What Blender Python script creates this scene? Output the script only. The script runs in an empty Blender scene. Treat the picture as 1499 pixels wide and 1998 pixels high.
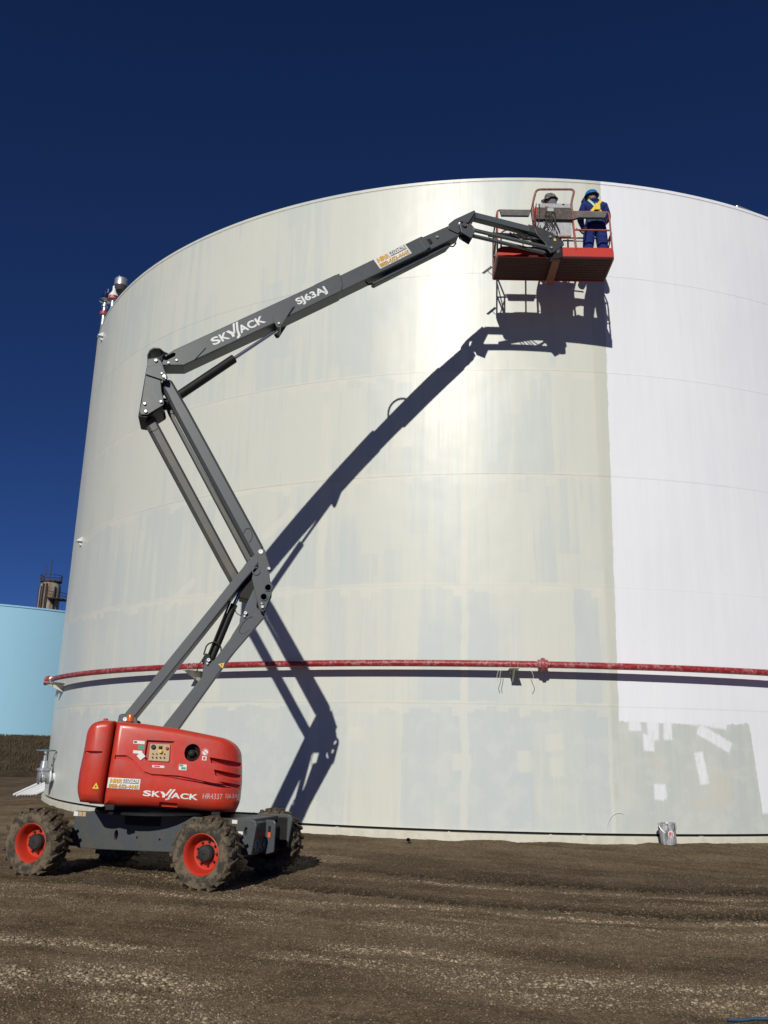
import bpy, bmesh, math, random
import numpy as np
from mathutils import Vector, Matrix
random.seed(7)
sc = bpy.context.scene
COL = sc.collection
# ------------------------------------------------------------------ camera
cam = bpy.data.cameras.new('camera')
cam.sensor_fit = 'VERTICAL'; cam.sensor_height = 36.0; cam.lens = 1681.67/1998*36
cam.clip_start = 0.1; cam.clip_end = 3000
camo = bpy.data.objects.new('camera', cam); COL.objects.link(camo)
_r = Vector((0.99976814, -0.00565489, 0.02077718)); _u = Vector((-0.02153298, -0.26255462, 0.96467684)); _f = Vector((0, 0.96490056, 0.26261551))
camo.matrix_world = Matrix(((_r.x, _u.x, -_f.x, 0), (_r.y, _u.y, -_f.y, 0), (_r.z, _u.z, -_f.z, 1.566), (0, 0, 0, 1)))
sc.camera = camo
# ------------------------------------------------------------------ world and sun
SUN_AZ, SUN_EL = math.radians(12.3), math.radians(27.9)
w = bpy.data.worlds.new('World'); sc.world = w; w.use_nodes = True
nt = w.node_tree; nt.nodes.clear()
sky = nt.nodes.new('ShaderNodeTexSky'); sky.sky_type = 'NISHITA'; sky.sun_disc = False
sky.sun_elevation = SUN_EL; sky.sun_rotation = math.pi + SUN_AZ
sky.altitude = 600; sky.air_density = 0.55; sky.dust_density = 0.0; sky.ozone_density = 6.0
bg = nt.nodes.new('ShaderNodeBackground'); bg.inputs['Strength'].default_value = 0.05
wo = nt.nodes.new('ShaderNodeOutputWorld')
tint = nt.nodes.new('ShaderNodeMix'); tint.data_type = 'RGBA'; tint.blend_type = 'MULTIPLY'
tint.inputs[0].default_value = 1.0; tint.inputs[7].default_value = (0.455, 0.60, 0.91, 1)
nt.links.new(sky.outputs[0], tint.inputs[6]); nt.links.new(tint.outputs[2], bg.inputs[0]); nt.links.new(bg.outputs[0], wo.inputs[0])
sl = bpy.data.lights.new('sun', 'SUN'); sl.energy = 3.6; sl.angle = math.radians(0.53); sl.color = (1.0, 0.97, 0.89)
so = bpy.data.objects.new('sun', sl); COL.objects.link(so)
sd = Vector((math.sin(SUN_AZ)*math.cos(SUN_EL), math.cos(SUN_AZ)*math.cos(SUN_EL), -math.sin(SUN_EL)))
so.rotation_euler = sd.to_track_quat('-Z', 'Y').to_euler()
so.location = (-10, -30, 30)
sc.view_settings.view_transform = 'Standard'; sc.view_settings.look = 'None'
sc.view_settings.exposure = 0.0; sc.view_settings.gamma = 1.0; sc.view_settings.use_curve_mapping = False

# ------------------------------------------------------------------ materials
class G:
    """small node-graph helper"""
    def __init__(s, name):
        s.m = bpy.data.materials.new(name); s.m.use_nodes = True
        s.t = s.m.node_tree; s.b = s.t.nodes['Principled BSDF']
    def n(s, typ, **kw):
        o = s.t.nodes.new(typ)
        for k, v in kw.items(): setattr(o, k, v)
        return o
    def put(s, sock, v):
        if isinstance(v, bpy.types.NodeSocket): s.t.links.new(v, sock)
        elif isinstance(v, (tuple, list)) and len(v) == 3 and sock.type == 'RGBA': sock.default_value = (*v, 1)
        else: sock.default_value = v
    def math(s, op, a, b=0.0, c=0.0):
        o = s.n('ShaderNodeMath', operation=op)
        s.put(o.inputs[0], a); s.put(o.inputs[1], b); s.put(o.inputs[2], c)
        return o.outputs[0]
    def add(s, a, b): return s.math('ADD', a, b)
    def mul(s, a, b): return s.math('MULTIPLY', a, b)
    def sub(s, a, b): return s.math('SUBTRACT', a, b)
    def step(s, x, lo, hi):
        o = s.n('ShaderNodeMapRange', interpolation_type='SMOOTHSTEP')
        s.put(o.inputs[0], x); s.put(o.inputs[1], lo); s.put(o.inputs[2], hi)
        o.inputs[3].default_value = 0; o.inputs[4].default_value = 1
        return o.outputs[0]
    def mix(s, f, a, b):
        o = s.n('ShaderNodeMix', data_type='RGBA'); s.put(o.inputs[0], f)
        s.put(o.inputs[6], a); s.put(o.inputs[7], b); return o.outputs[2]
    def scl(s, c, f):
        o = s.n('ShaderNodeMix', data_type='RGBA', blend_type='MULTIPLY'); o.inputs[0].default_value = 1
        s.put(o.inputs[6], c); s.put(o.inputs[7], f); return o.outputs[2]
    def comb(s, x, y, z=0.0):
        o = s.n('ShaderNodeCombineXYZ'); s.put(o.inputs[0], x); s.put(o.inputs[1], y); s.put(o.inputs[2], z); return o.outputs[0]
    def sep(s, v):
        o = s.n('ShaderNodeSeparateXYZ'); s.put(o.inputs[0], v); return o.outputs
    def noise(s, vec, scale=1.0, det=3.0, rough=0.5, dim='3D'):
        o = s.n('ShaderNodeTexNoise', noise_dimensions=dim)
        s.put(o.inputs['Vector'], vec); o.inputs['Scale'].default_value = scale
        o.inputs['Detail'].default_value = det; o.inputs['Roughness'].default_value = rough
        return o.outputs['Fac']
    def white(s, vec):
        o = s.n('ShaderNodeTexWhiteNoise', noise_dimensions='3D'); s.put(o.inputs['Vector'], vec); return o.outputs
    def obj(s): return s.n('ShaderNodeTexCoord').outputs['Object']
    def geo(s): return s.n('ShaderNodeNewGeometry').outputs['Position']
    def uv(s): return s.n('ShaderNodeUVMap', uv_map='uv').outputs[0]
    def attr(s, nm): return s.n('ShaderNodeAttribute', attribute_name=nm).outputs
    def bump(s, h, strength=0.3, dist=0.02):
        o = s.n('ShaderNodeBump'); s.put(o.inputs['Height'], h); o.inputs['Strength'].default_value = strength
        o.inputs['Distance'].default_value = dist; s.t.links.new(o.outputs[0], s.b.inputs['Normal'])
    def set(s, col=None, rough=None, metal=None, spec=None, coat=None):
        if col is not None: s.put(s.b.inputs['Base Color'], col)
        if rough is not None: s.put(s.b.inputs['Roughness'], rough)
        if metal is not None: s.put(s.b.inputs['Metallic'], metal)
        if spec is not None: s.put(s.b.inputs['Specular IOR Level'], spec)
        if coat is not None: s.put(s.b.inputs['Coat Weight'], coat)
        return s.m

def paint(name, col, rough=0.4, var=0.12, scale=3.0, dirt=None, dirt_amt=0.0, spec=0.5, metal=0.0, bump=0.0, coat=0.0):
    g = G(name); p = g.geo()
    n1 = g.noise(p, scale, 4, .6); n2 = g.noise(p, scale*9, 3, .6)
    k = g.add(1-var, g.mul(g.add(n1, n2), var))
    c = g.scl(col, g.comb(k, k, k))
    if dirt is not None:
        m = g.mul(g.step(g.add(g.noise(p, scale*1.7, 6, .7), g.mul(n2, .25)), .55, .8), dirt_amt)
        c = g.mix(m, c, dirt)
    r = g.add(rough-.06, g.mul(n2, .14))
    if bump: g.bump(n2, bump, .01)
    return g.set(c, r, metal, spec, coat)

M = {}
M['grey'] = paint('grey_machine_paint', (.060, .071, .080), .42, .12, 2.0, (.10, .085, .065), .22)
M['grey_dirty'] = paint('dusty_grey_paint', (.068, .070, .068), .5, .2, 2.0, (.12, .095, .065), .6)
M['chassis'] = paint('chassis_grey_paint', (.066, .075, .081), .5, .2, 3.0, (.11, .085, .055), .5)
M['black'] = paint('black_steel', (.010, .010, .011), .55, .2, 4.0, (.03, .024, .018), .3, spec=.25)
M['rubber'] = paint('black_rubber', (.016, .016, .016), .7, .2, 8.0, (.06, .048, .035), .4)
M['red'] = paint('red_hood_paint', (.56, .043, .022), .33, .10, 1.6, (.34, .10, .07), .36, coat=.25)
M['rimred'] = paint('red_rim_paint', (.54, .032, .013), .42, .15, 6, (.14, .08, .05), .4)
M['cage'] = paint('chalky_red_paint', (.33, .05, .035), .55, .25, 8, (.36, .24, .20), .5)
M['cage_dirty'] = paint('overspray_red_paint', (.24, .075, .055), .6, .3, 8, (.36, .28, .24), .7)
M['toe'] = paint('red_toeboard_paint', (.50, .024, .010), .5, .12, 3, (.36, .05, .03), .15, spec=.25)
M['maroon'] = paint('maroon_floor_underside', (.060, .010, .008), .75, .25, 6, (.032, .012, .010), .7)
M['rustbeam'] = paint('rusty_orange_beam', (.24, .07, .035), .6, .25, 6, (.12, .055, .035), .6)
M['chrome'] = paint('chrome_rod', (.62, .64, .68), .18, .05, 10, metal=1.0)
M['zinc'] = paint('zinc_bolt', (.62, .62, .60), .35, .2, 10, metal=.8)
M['galv'] = paint('galvanised_steel', (.48, .50, .52), .38, .25, 9, metal=.7)
M['pad'] = paint('grey_foam_pad', (.10, .10, .095), .75, .3, 6, (.22, .21, .19), .4)
M['lgrey'] = paint('light_grey_panel', (.33, .33, .345), .5, .15, 6, (.6, .6, .58), .4)
M['consolegrey'] = paint('dark_grey_console', (.05, .042, .037), .6, .3, 8, (.22, .12, .09), .5)
M['white'] = paint('white_sticker', (.72, .72, .70), .45, .08, 6)
M['offwhite'] = paint('white_lettering', (.70, .70, .69), .5, .15, 5)
M['faded'] = paint('worn_white_lettering', (.62, .45, .43), .5, .3, 30, (.46, .03, .025), .5)
M['gold'] = paint('gold_lettering', (.72, .40, .06), .45, .1, 6)
M['cream'] = paint('beige_control_plate', (.50, .36, .20), .5, .12, 8)
M['yellow'] = paint('yellow_decal', (.80, .55, .03), .45, .1, 6)
M['green'] = paint('green_decal', (.06, .30, .16), .45, .1, 6)
M['ink'] = paint('black_print', (.015, .015, .018), .5, .1, 6)
M['redink'] = paint('red_print', (.55, .03, .03), .5, .1, 6)
M['darkgrey'] = paint('dark_grey_plate', (.03, .033, .038), .5, .15, 6, (.08, .07, .055), .3)
g = G('amber_lens'); M['amber'] = g.set((.75, .16, .02), .2); g.b.inputs['Transmission Weight'].default_value = .3
M['pipe'] = None
# mud covered tyre
g = G('muddy_tyre'); p = g.geo(); n = g.noise(p, 7, 6, .65); n2 = g.noise(p, 40, 4, .6)
g.bump(g.add(n, n2), .8, .02)
M['mud_tyre'] = g.set(g.mix(g.step(g.add(n, g.mul(n2, .3)), .45, .72), (.165, .127, .083), (.085, .064, .043)), .95, spec=.2)
g = G('tyre_sidewall'); p = g.geo(); n = g.noise(p, 9, 6, .65); n2 = g.noise(p, 50, 4, .6)
g.bump(n2, .4, .01)
M['sidewall'] = g.set(g.mix(g.step(n, .42, .6), (.050, .043, .035), (.155, .12, .08)), .95, spec=.25)
# red plastic wrapped pipe with pale overspray
g = G('red_painted_pipe'); p = g.geo(); q = g.sep(p)
n = g.noise(p, 14, 5, .7); n2 = g.noise(p, 3, 3, .5)
g.bump(n, .7, .02)
M['pipe'] = g.set(g.mix(g.mul(g.step(g.add(n, g.mul(n2, .4)), .66, .85), .6), (.30, .020, .024), (.50, .28, .28)), .32, spec=.5)

# tank paint: patched primer left of the paint edge, fresh white right of it (uv in metres)
g = G('tank_shell_paint'); uvs = g.sep(g.uv()); U, V = uvs[0], uvs[1]
wob = g.noise(g.comb(U, V), .9, 3, .6)
U1 = g.add(U, g.mul(g.sub(g.noise(g.comb(g.mul(U, .6), g.mul(V, 1.1)), 1.0, 4, .65), .5), .22))
course = g.math('FLOOR', g.math('DIVIDE', V, 2.44))
cr = g.white(g.comb(course, 3.0))[0]
c1 = g.math('FLOOR', g.math('DIVIDE', g.add(U1, g.mul(cr, 5.0)), 1.55))
w1 = g.white(g.comb(c1, course, 1.0))
c2 = g.math('FLOOR', g.math('DIVIDE', g.add(U1, g.mul(cr, 9.0)), .52))
w2 = g.white(g.comb(c2, course, 2.0))
V1 = g.add(V, g.mul(w2[0], 2.0))
c3 = g.math('FLOOR', g.math('DIVIDE', V1, 1.9))
w3 = g.white(g.comb(g.math('FLOOR', g.math('DIVIDE', g.add(U1, .3), .95)), c3, 5.0))
streak = g.noise(g.comb(g.mul(U, 5.5), g.mul(V, .22)), 1.0, 5, .65)
fine = g.noise(g.comb(g.mul(U, 28), g.mul(V, 1.2)), 1.0, 3, .6)
cloud = g.noise(g.comb(U, g.mul(V, .7)), .45, 4, .55)
cream, sage, blue_ = (.632, .640, .570), (.568, .600, .566), (.538, .580, .572)
up = g.step(V, 1.0, 8.0)
k = g.add(g.add(g.mul(w1[0], .45), g.mul(w3[0], .25)), g.mul(g.sub(streak, .5), 1.5))
k = g.add(g.add(k, g.mul(g.sub(cloud, .5), .9)), g.mul(g.sub(1.0, up), .14))
base = g.mix(g.step(k, .22, .62), cream, sage)
bl = g.mul(g.step(g.add(g.add(g.mul(w2[0], .6), g.mul(cloud, .9)), g.mul(up, -.35)), .62, .95), .8)
base = g.mix(bl, base, blue_)
# primer bands along the weld seams
vs = g.math('ABSOLUTE', g.sub(g.math('FRACT', g.add(g.math('DIVIDE', V, 2.44), .5)), .5))
vs = g.mul(vs, 2.44)
below = g.step(g.math('FRACT', g.div(V, 2.44) if hasattr(g, 'div') else g.math('DIVIDE', V, 2.44)), .5, .51)
rag = g.math('FLOOR', g.mul(U1, 4.5)); ragw = g.white(g.comb(rag, course, 8.0))[0]
edgen = g.add(g.mul(g.noise(g.comb(g.mul(U, 1.6), g.mul(V, 1.6)), 2.0, 4, .7), .18), g.mul(below, g.mul(g.mul(ragw, ragw), .22)))
seam = g.sub(1.0, g.step(g.sub(vs, edgen), -.06, -.02))
seam = g.mul(seam, g.sub(1.0, g.step(V, 9.0, 11.0)))
seamamt = g.mul(seam, g.step(g.noise(g.comb(g.mul(U, .35), course), 1.0, 2, .5), .32, .6))
us = g.math('ABSOLUTE', g.sub(U1, -1.77))
vst = g.sub(1.0, g.step(us, .05, .10))
us2 = g.math('ABSOLUTE', g.sub(U1, g.add(1.12, g.mul(V, .012))))
vst2 = g.sub(1.0, g.step(us2, .03, .05))
us3 = g.math('ABSOLUTE', g.sub(U1, -4.95)); vst3 = g.mul(g.sub(1.0, g.step(us3, .08, .14)), g.sub(1.0, g.step(V, 9.0, 9.4)))
band = g.math('MAXIMUM', g.math('MAXIMUM', seamamt, g.mul(vst, .85)), g.math('MAXIMUM', g.mul(vst2, .8), g.mul(vst3, .7)))
# small sprayed primer touch-ups: (centre u, v, half sizes, turn)
for cu_, cv_, a_u, a_v, an_ in ((-4.3, 7.42, .48, .09, .60), (-6.05, 6.4, .48, .09, .66), (-8.9, 4.95, .58, .09, .58), (-7.0, 4.05, .5, .08, .5), (-4.0, 1.82, .15, .13, 0), (-.6, 1.34, .12, .2, .05), (-1.85, 1.3, .18, .15, 0), (.02, 1.72, .17, .16, .1), (.05, 1.25, .12, .17, 0), (-3.1, 8.3, .2, .3, 0)):
    du, dv = g.sub(U1, cu_), g.sub(V, cv_); ca, sa = math.cos(an_), math.sin(an_)
    xr = g.math('ABSOLUTE', g.add(g.mul(du, ca), g.mul(dv, sa))); yr = g.math('ABSOLUTE', g.sub(g.mul(dv, ca), g.mul(du, sa)))
    bx_ = g.mul(g.sub(1.0, g.step(xr, a_u-.03, a_u+.05)), g.sub(1.0, g.step(yr, a_v-.02, a_v+.03)))
    band = g.math('MAXIMUM', band, g.mul(bx_, .8))
base = g.mix(g.mul(band, .75), base, (.690, .675, .590))
# darker sage strip beside the paint edge
edge = g.add(g.add(1.300, g.mul(V, .0155)), g.mul(g.sub(g.noise(g.comb(2.0, g.mul(V, 1.0)), 2.2, 6, .75), .5), .10))
strip = g.mul(g.step(U, 1.12, 1.2), g.sub(1.0, g.step(U, edge, g.add(edge, .01))))
base = g.mix(g.mul(strip, .5), base, (.52, .535, .46))
# fresh white coat
whitek = g.step(g.add(g.mul(streak, .6), g.mul(cloud, .6)), .35, .85)
fresh = g.mix(whitek, (.76, .775, .815), (.82, .83, .855))
mk = g.step(U, edge, g.add(edge, .015))
# bare patch left near the ground
topn = g.add(2.14, g.add(g.mul(g.sub(g.noise(g.comb(g.mul(U, 2.2), 7.0), 1.5, 4, .7), .5), .22), g.mul(g.sub(g.noise(g.comb(g.mul(U, 34), g.mul(V, 2)), 1.0, 4, .7), .5), .14)))
rgt = g.add(g.sub(4.42, g.mul(V, .08)), g.mul(g.sub(g.noise(g.comb(5.0, V), 3.0, 4, .7), .5), .10))
gap = g.mul(g.sub(1.0, g.step(V, topn, g.add(topn, .02))), g.sub(1.0, g.step(U, rgt, g.add(rgt, .02))))
low = g.sub(1.0, g.step(V, .38, .46))
gap = g.math('MAXIMUM', gap, g.mul(low, g.sub(1.0, g.step(U, 7.0, 7.1))))
mk = g.mul(mk, g.sub(1.0, gap))
def S4(a, b): return 1.317+(a*.2128-26)*.011504, 2.215-(b*.2128-35)*.009851     # survey grid of the bare patch -> (u, v)
BU = g.add(U, g.mul(g.sub(g.noise(g.comb(g.mul(U, 3), g.mul(V, 14)), 1.0, 4, .7), .5), .07))
BV = g.add(V, g.mul(g.sub(g.noise(g.comb(g.mul(U, 34), g.mul(V, 2)), 1.0, 4, .7), .5), .15))
def swipe(a, b, ha, hb, an):
    cu_, cv_ = S4(a, b); du, dv = g.sub(BU, cu_), g.sub(BV, cv_); ca, sa = math.cos(an), math.sin(an)
    xr = g.math('ABSOLUTE', g.add(g.mul(du, ca), g.mul(dv, sa))); yr = g.math('ABSOLUTE', g.sub(g.mul(dv, ca), g.mul(du, sa)))
    a_u, a_v = ha*.002448, hb*.002096
    return g.mul(g.sub(1.0, g.step(xr, a_u-.03, a_u+.025)), g.sub(1.0, g.step(yr, a_v-.03, a_v+.03)))
roll = None
for q_ in ((265, 190, 53, 88, 0), (420, 230, 52, 128, 0), (375, 385, 48, 78, 0), (548, 262, 38, 92, -.05), (820, 150, 280, 62, -.10), (970, 330, 165, 52, -.47), (830, 610, 42, 150, .15), (450, 835, 53, 72, 0)):
    m_ = swipe(*q_); roll = m_ if roll is None else g.math('MAXIMUM', roll, m_)
rolln = g.noise(g.comb(g.mul(U, 18), g.mul(V, 3)), 1.0, 5, .7)
mk = g.math('MAXIMUM', mk, g.mul(g.mul(roll, g.add(.55, g.mul(g.step(rolln, .3, .55), .42))), g.step(U, edge, g.add(edge, .015))))
prim = None
for q_ in ((425, 565, 57, 40, 0), (505, 683, 25, 25, 0), (815, 925, 70, 38, .1), (1125, 632, 40, 25, 0), (1000, 800, 90, 160, 0)):
    m_ = swipe(*q_); prim = m_ if prim is None else g.math('MAXIMUM', prim, m_)
gapcol = g.mix(g.step(g.add(g.mul(w3[1], .7), streak), .35, 1.15), (.50, .535, .515), (.575, .59, .545))
base = g.mix(g.mul(gap, g.step(U, edge, g.add(edge, .015))), base, gapcol)
mott = g.step(g.noise(g.comb(g.mul(U, 2.6), g.mul(V, 2.2), 4.0), 1.0, 4, .6), .46, .62)
base = g.mix(g.mul(g.mul(mott, gap), .45), base, (.63, .64, .60))
base = g.mix(g.mul(prim, .55), base, (.61, .59, .50))
col = g.mix(mk, base, fresh)
kf = g.add(.965, g.mul(g.sub(fine, .5), .07)); kf = g.add(kf, .02)
# grime streaks toward the bottom and left flank
grime = g.mul(g.sub(1.0, g.step(V, .1, 1.6)), g.step(streak, .45, .75))
col = g.mix(g.mul(grime, .25), col, (.50, .50, .49))
sl_ = g.mul(g.sub(1.0, g.step(vs, .006, .020)), g.add(.06, g.mul(g.step(V, 6.0, 9.0), .10)))
kf = g.mul(kf, g.sub(1.0, sl_))
col = g.scl(col, g.comb(kf, kf, kf))
brush = g.noise(g.comb(g.mul(U, 14), g.mul(V, .5)), 1.0, 4, .6)
rough = g.add(.37, g.add(g.mul(mk, .22), g.mul(g.sub(brush, .5), .16)))
wav = g.add(g.noise(g.comb(g.mul(U, .9), g.mul(V, .8)), 1.0, 2, .5), g.mul(g.noise(g.comb(g.mul(U, 1.1), course), 1.0, 2, .5), .9))
g.bump(g.add(g.mul(wav, 1.0), g.mul(fine, .02)), .45, .03)
M['tank'] = g.set(col, rough, spec=g.sub(.40, g.mul(mk, .12)))
M['tankcream'] = paint('cream_primer', (.62, .60, .50), .5, .12, 3, (.42, .40, .33), .4)
M['freshwhite'] = paint('fresh_white_paint', (.74, .75, .78), .5, .06, 5)
M['bluetank'] = paint('pale_blue_tank_paint', (.37, .66, .83), .5, .05, .25)
M['roof'] = paint('white_roof', (.6, .6, .58), .5)

def srgb(r, g_, b): return tuple(((c/255+.055)/1.055)**2.4 if c > 10 else c/255/12.92 for c in (r, g_, b))

# ------------------------------------------------------------------ mesh helpers
class MB:
    def __init__(s): s.v = []; s.f = []
    def add(s, vs, fs):
        o = len(s.v); s.v += [tuple(v) for v in vs]; s.f += [tuple(i+o for i in f) for f in fs]; return s
    def prism(s, poly, w0, w1, F):
        n = len(poly)
        vs = [F(a, b, w0) for a, b in poly] + [F(a, b, w1) for a, b in poly]
        fs = [tuple(range(n)), tuple(range(2*n-1, n-1, -1))] + [(i, (i+1) % n, n+(i+1) % n, n+i) for i in range(n)]
        return s.add(vs, fs)
    def box(s, lo, hi, F=None):
        F = F or (lambda *a: a)
        (x0, y0, z0), (x1, y1, z1) = lo, hi
        vs = [F(x, y, z) for z in (z0, z1) for x, y in ((x0, y0), (x1, y0), (x1, y1), (x0, y1))]
        return s.add(vs, [(0, 1, 2, 3), (7, 6, 5, 4), (0, 1, 5, 4), (1, 2, 6, 5), (2, 3, 7, 6), (3, 0, 4, 7)])
    def tube(s, pts, r, seg=10, closed=False, radii=None):
        pts = [Vector(p) for p in pts]; n = len(pts); rings = []
        up = None
        for i, p in enumerate(pts):
            a = pts[(i-1) % n] if (closed or i > 0) else p; b = pts[(i+1) % n] if (closed or i < n-1) else p
            t = (b-a).normalized()
            if up is None:
                up = t.orthogonal().normalized()
            up = (up - t*up.dot(t)).normalized()
            sd_ = t.cross(up)
            rr = radii[i] if radii else r
            # mitre
            if a is not p and b is not p:
                h = (p-a).normalized().dot(t); rr = rr/max(h, .6) if not radii else rr
            rings.append([p + (up*math.cos(2*math.pi*k/seg)+sd_*math.sin(2*math.pi*k/seg))*rr for k in range(seg)])
        vs = [v for r_ in rings for v in r_]; fs = []
        m = n if closed else n-1
        for i in range(m):
            for k in range(seg):
                fs.append((i*seg+k, i*seg+(k+1) % seg, ((i+1) % n)*seg+(k+1) % seg, ((i+1) % n)*seg+k))
        if not closed: fs += [tuple(range(seg-1, -1, -1)), tuple(range((n-1)*seg, n*seg))]
        return s.add(vs, fs)
    def lathe(s, prof, o, ax, seg=24, cap=True):
        """prof: (radius, distance along ax)"""
        o = Vector(o); ax = Vector(ax).normalized(); e1 = ax.orthogonal().normalized(); e2 = ax.cross(e1)
        vs = [o+ax*h+(e1*math.cos(2*math.pi*k/seg)+e2*math.sin(2*math.pi*k/seg))*r for r, h in prof for k in range(seg)]
        fs = [(i*seg+k, i*seg+(k+1) % seg, (i+1)*seg+(k+1) % seg, (i+1)*seg+k) for i in range(len(prof)-1) for k in range(seg)]
        if cap: fs += [tuple(range(seg-1, -1, -1)), tuple(range((len(prof)-1)*seg, len(prof)*seg))]
        return s.add(vs, fs)
    def build(s, name, mat, parent=None, smooth=False, bevel=0.0, seg=2, label=None, recalc=True, ang=35):
        me = bpy.data.meshes.new(name)
        off = Vector(ROOTLOC.get(parent.name if parent else '', (0, 0, 0)))
        me.from_pydata([tuple(Vector(v)-off) for v in s.v], [], s.f)
        if recalc:
            bm = bmesh.new(); bm.from_mesh(me); bmesh.ops.recalc_face_normals(bm, faces=bm.faces); bm.to_mesh(me); bm.free()
        o = bpy.data.objects.new(name, me); COL.objects.link(o)
        if mat: me.materials.append(mat)
        if parent: o.parent = parent; ROOTLOC[o.name] = off
        if smooth:
            me.polygons.foreach_set('use_smooth', [True]*len(me.polygons))
            try: me.set_sharp_from_angle(angle=math.radians(ang))
            except Exception: pass
        if bevel:
            md = o.modifiers.new('bevel', 'BEVEL'); md.width = bevel; md.segments = seg; md.limit_method = 'ANGLE'; md.angle_limit = math.radians(30)
            md.harden_normals = False
        if label: o['label'] = label
        return o
ROOTLOC = {}
def thing(name, label, cat, loc, group=None):
    o = bpy.data.objects.new(name, None); COL.objects.link(o); o.location = loc; o.empty_display_size = .2
    o['label'] = label; o['category'] = cat
    if group: o['group'] = group
    ROOTLOC[o.name] = tuple(loc); return o
def tag(o, label=None, cat=None, kind=None, group=None):
    if label: o['label'] = label
    if cat: o['category'] = cat
    if kind: o['kind'] = kind
    if group: o['group'] = group
    return o
def bake(o, cutters=(), solver='EXACT'):
    for c in cutters:
        md = o.modifiers.new('cut', 'BOOLEAN'); md.operation = 'DIFFERENCE'; md.object = c; md.solver = solver
    dg = bpy.context.evaluated_depsgraph_get(); dg.update()
    me = bpy.data.meshes.new_from_object(o.evaluated_get(dg))
    o.modifiers.clear(); o.data = me
    for c in cutters: bpy.data.objects.remove(c, do_unlink=True)
    return o
def rounded(pts, r, n=4):
    """round the corners of an open 3-D polyline"""
    pts = [Vector(p) for p in pts]; out = [pts[0]]
    for i in range(1, len(pts)-1):
        a, p, b = pts[i-1], pts[i], pts[i+1]
        ra = min(r, (a-p).length*.45, (b-p).length*.45)
        p0 = p+(a-p).normalized()*ra; p1 = p+(b-p).normalized()*ra
        for k in range(n+1):
            t = k/n; out.append((1-t)**2*p0+2*t*(1-t)*p+t*t*p1)
    return out+[pts[-1]]
# text turned into a mesh, stretched to (width, height)
def text_shape(body, bold=.02):
    cu = bpy.data.curves.new('t', 'FONT'); cu.body = body; cu.offset = bold; cu.resolution_u = 4; cu.fill_mode = 'BOTH'; cu.extrude = .004
    o = bpy.data.objects.new('t', cu); COL.objects.link(o)
    dg = bpy.context.evaluated_depsgraph_get(); dg.update()
    me = bpy.data.meshes.new_from_object(o.evaluated_get(dg))
    vs = [tuple(v.co) for v in me.vertices]; fs = [tuple(p.vertices) for p in me.polygons]
    bpy.data.objects.remove(o, do_unlink=True); bpy.data.meshes.remove(me)
    return vs, fs
def put_text(mb, body, x0, y0, width, height, F, depth=.003, bold=.02, slant=0.0):
    vs, fs = text_shape(body, bold)
    xs = [v[0] for v in vs]; ys = [v[1] for v in vs]
    ax, bx, ay, by = min(xs), max(xs), min(ys), max(ys)
    out = []
    for x, y, z in vs:
        yy = (y-ay)/(by-ay)*height; xx = (x-ax)/(bx-ax)*width + slant*yy
        out.append(F(x0+xx, y0+yy, depth*(1 if z > 0 else 0)))
    mb.add(out, fs)
def wordmark(mb, x0, y0, width, height, F, depth=.003):
    """SKYJACK wordmark: Y and J carry twin slanted strokes that rise above the line"""
    u = width/10.0
    put_text(mb, 'S', x0, y0, 1.45*u, height, F, depth, .03)
    put_text(mb, 'K', x0+1.6*u, y0, 1.5*u, height, F, depth, .03)
    def q(pts): mb.prism([(x0+a*u, y0+b*height) for a, b in pts], 0, depth, F)
    q([(3.0, 1.0), (3.55, 1.0), (4.1, .52), (3.95, 0), (3.5, 0), (3.55, .42)])
    q([(4.02, .44), (4.75, 1.55), (5.15, 1.55), (4.25, .30)])
    q([(4.75, .62), (5.35, 1.55), (5.75, 1.55), (5.05, .5), (4.85, -.25), (4.35, -.42), (4.1, -.42), (4.15, -.2), (4.5, -.05)])
    put_text(mb, 'A', x0+5.1*u, y0, 1.65*u, height, F, depth, .03)
    put_text(mb, 'C', x0+6.75*u, y0, 1.5*u, height, F, depth, .03)
    put_text(mb, 'K', x0+8.4*u, y0, 1.6*u, height, F, depth, .03)

# ------------------------------------------------------------------ numpy noise
def vnoise(x, y, seed=0):
    xi = np.floor(x).astype(np.int64); yi = np.floor(y).astype(np.int64); fx = x-xi; fy = y-yi
    fx = fx*fx*(3-2*fx); fy = fy*fy*(3-2*fy)
    def h(a, b):
        n = (a*374761393 + b*668265263 + seed*1442695041) & 0x7fffffff
        n = ((n ^ (n >> 13))*1274126177) & 0x7fffffff
        return ((n ^ (n >> 16)) & 0xffff)/65535.0
    return (h(xi, yi)*(1-fx)+h(xi+1, yi)*fx)*(1-fy)+(h(xi, yi+1)*(1-fx)+h(xi+1, yi+1)*fx)*fy
def fbm(x, y, oct=4, seed=0):
    a, s_ = .5, 0
    for i in range(oct): s_ = s_+a*vnoise(x*2**i, y*2**i, seed+i); a *= .5
    return s_/(1-.5**oct)
def sstep(x, a, b):
    t = np.clip((x-a)/(b-a), 0, 1); return t*t*(3-2*t)

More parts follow.
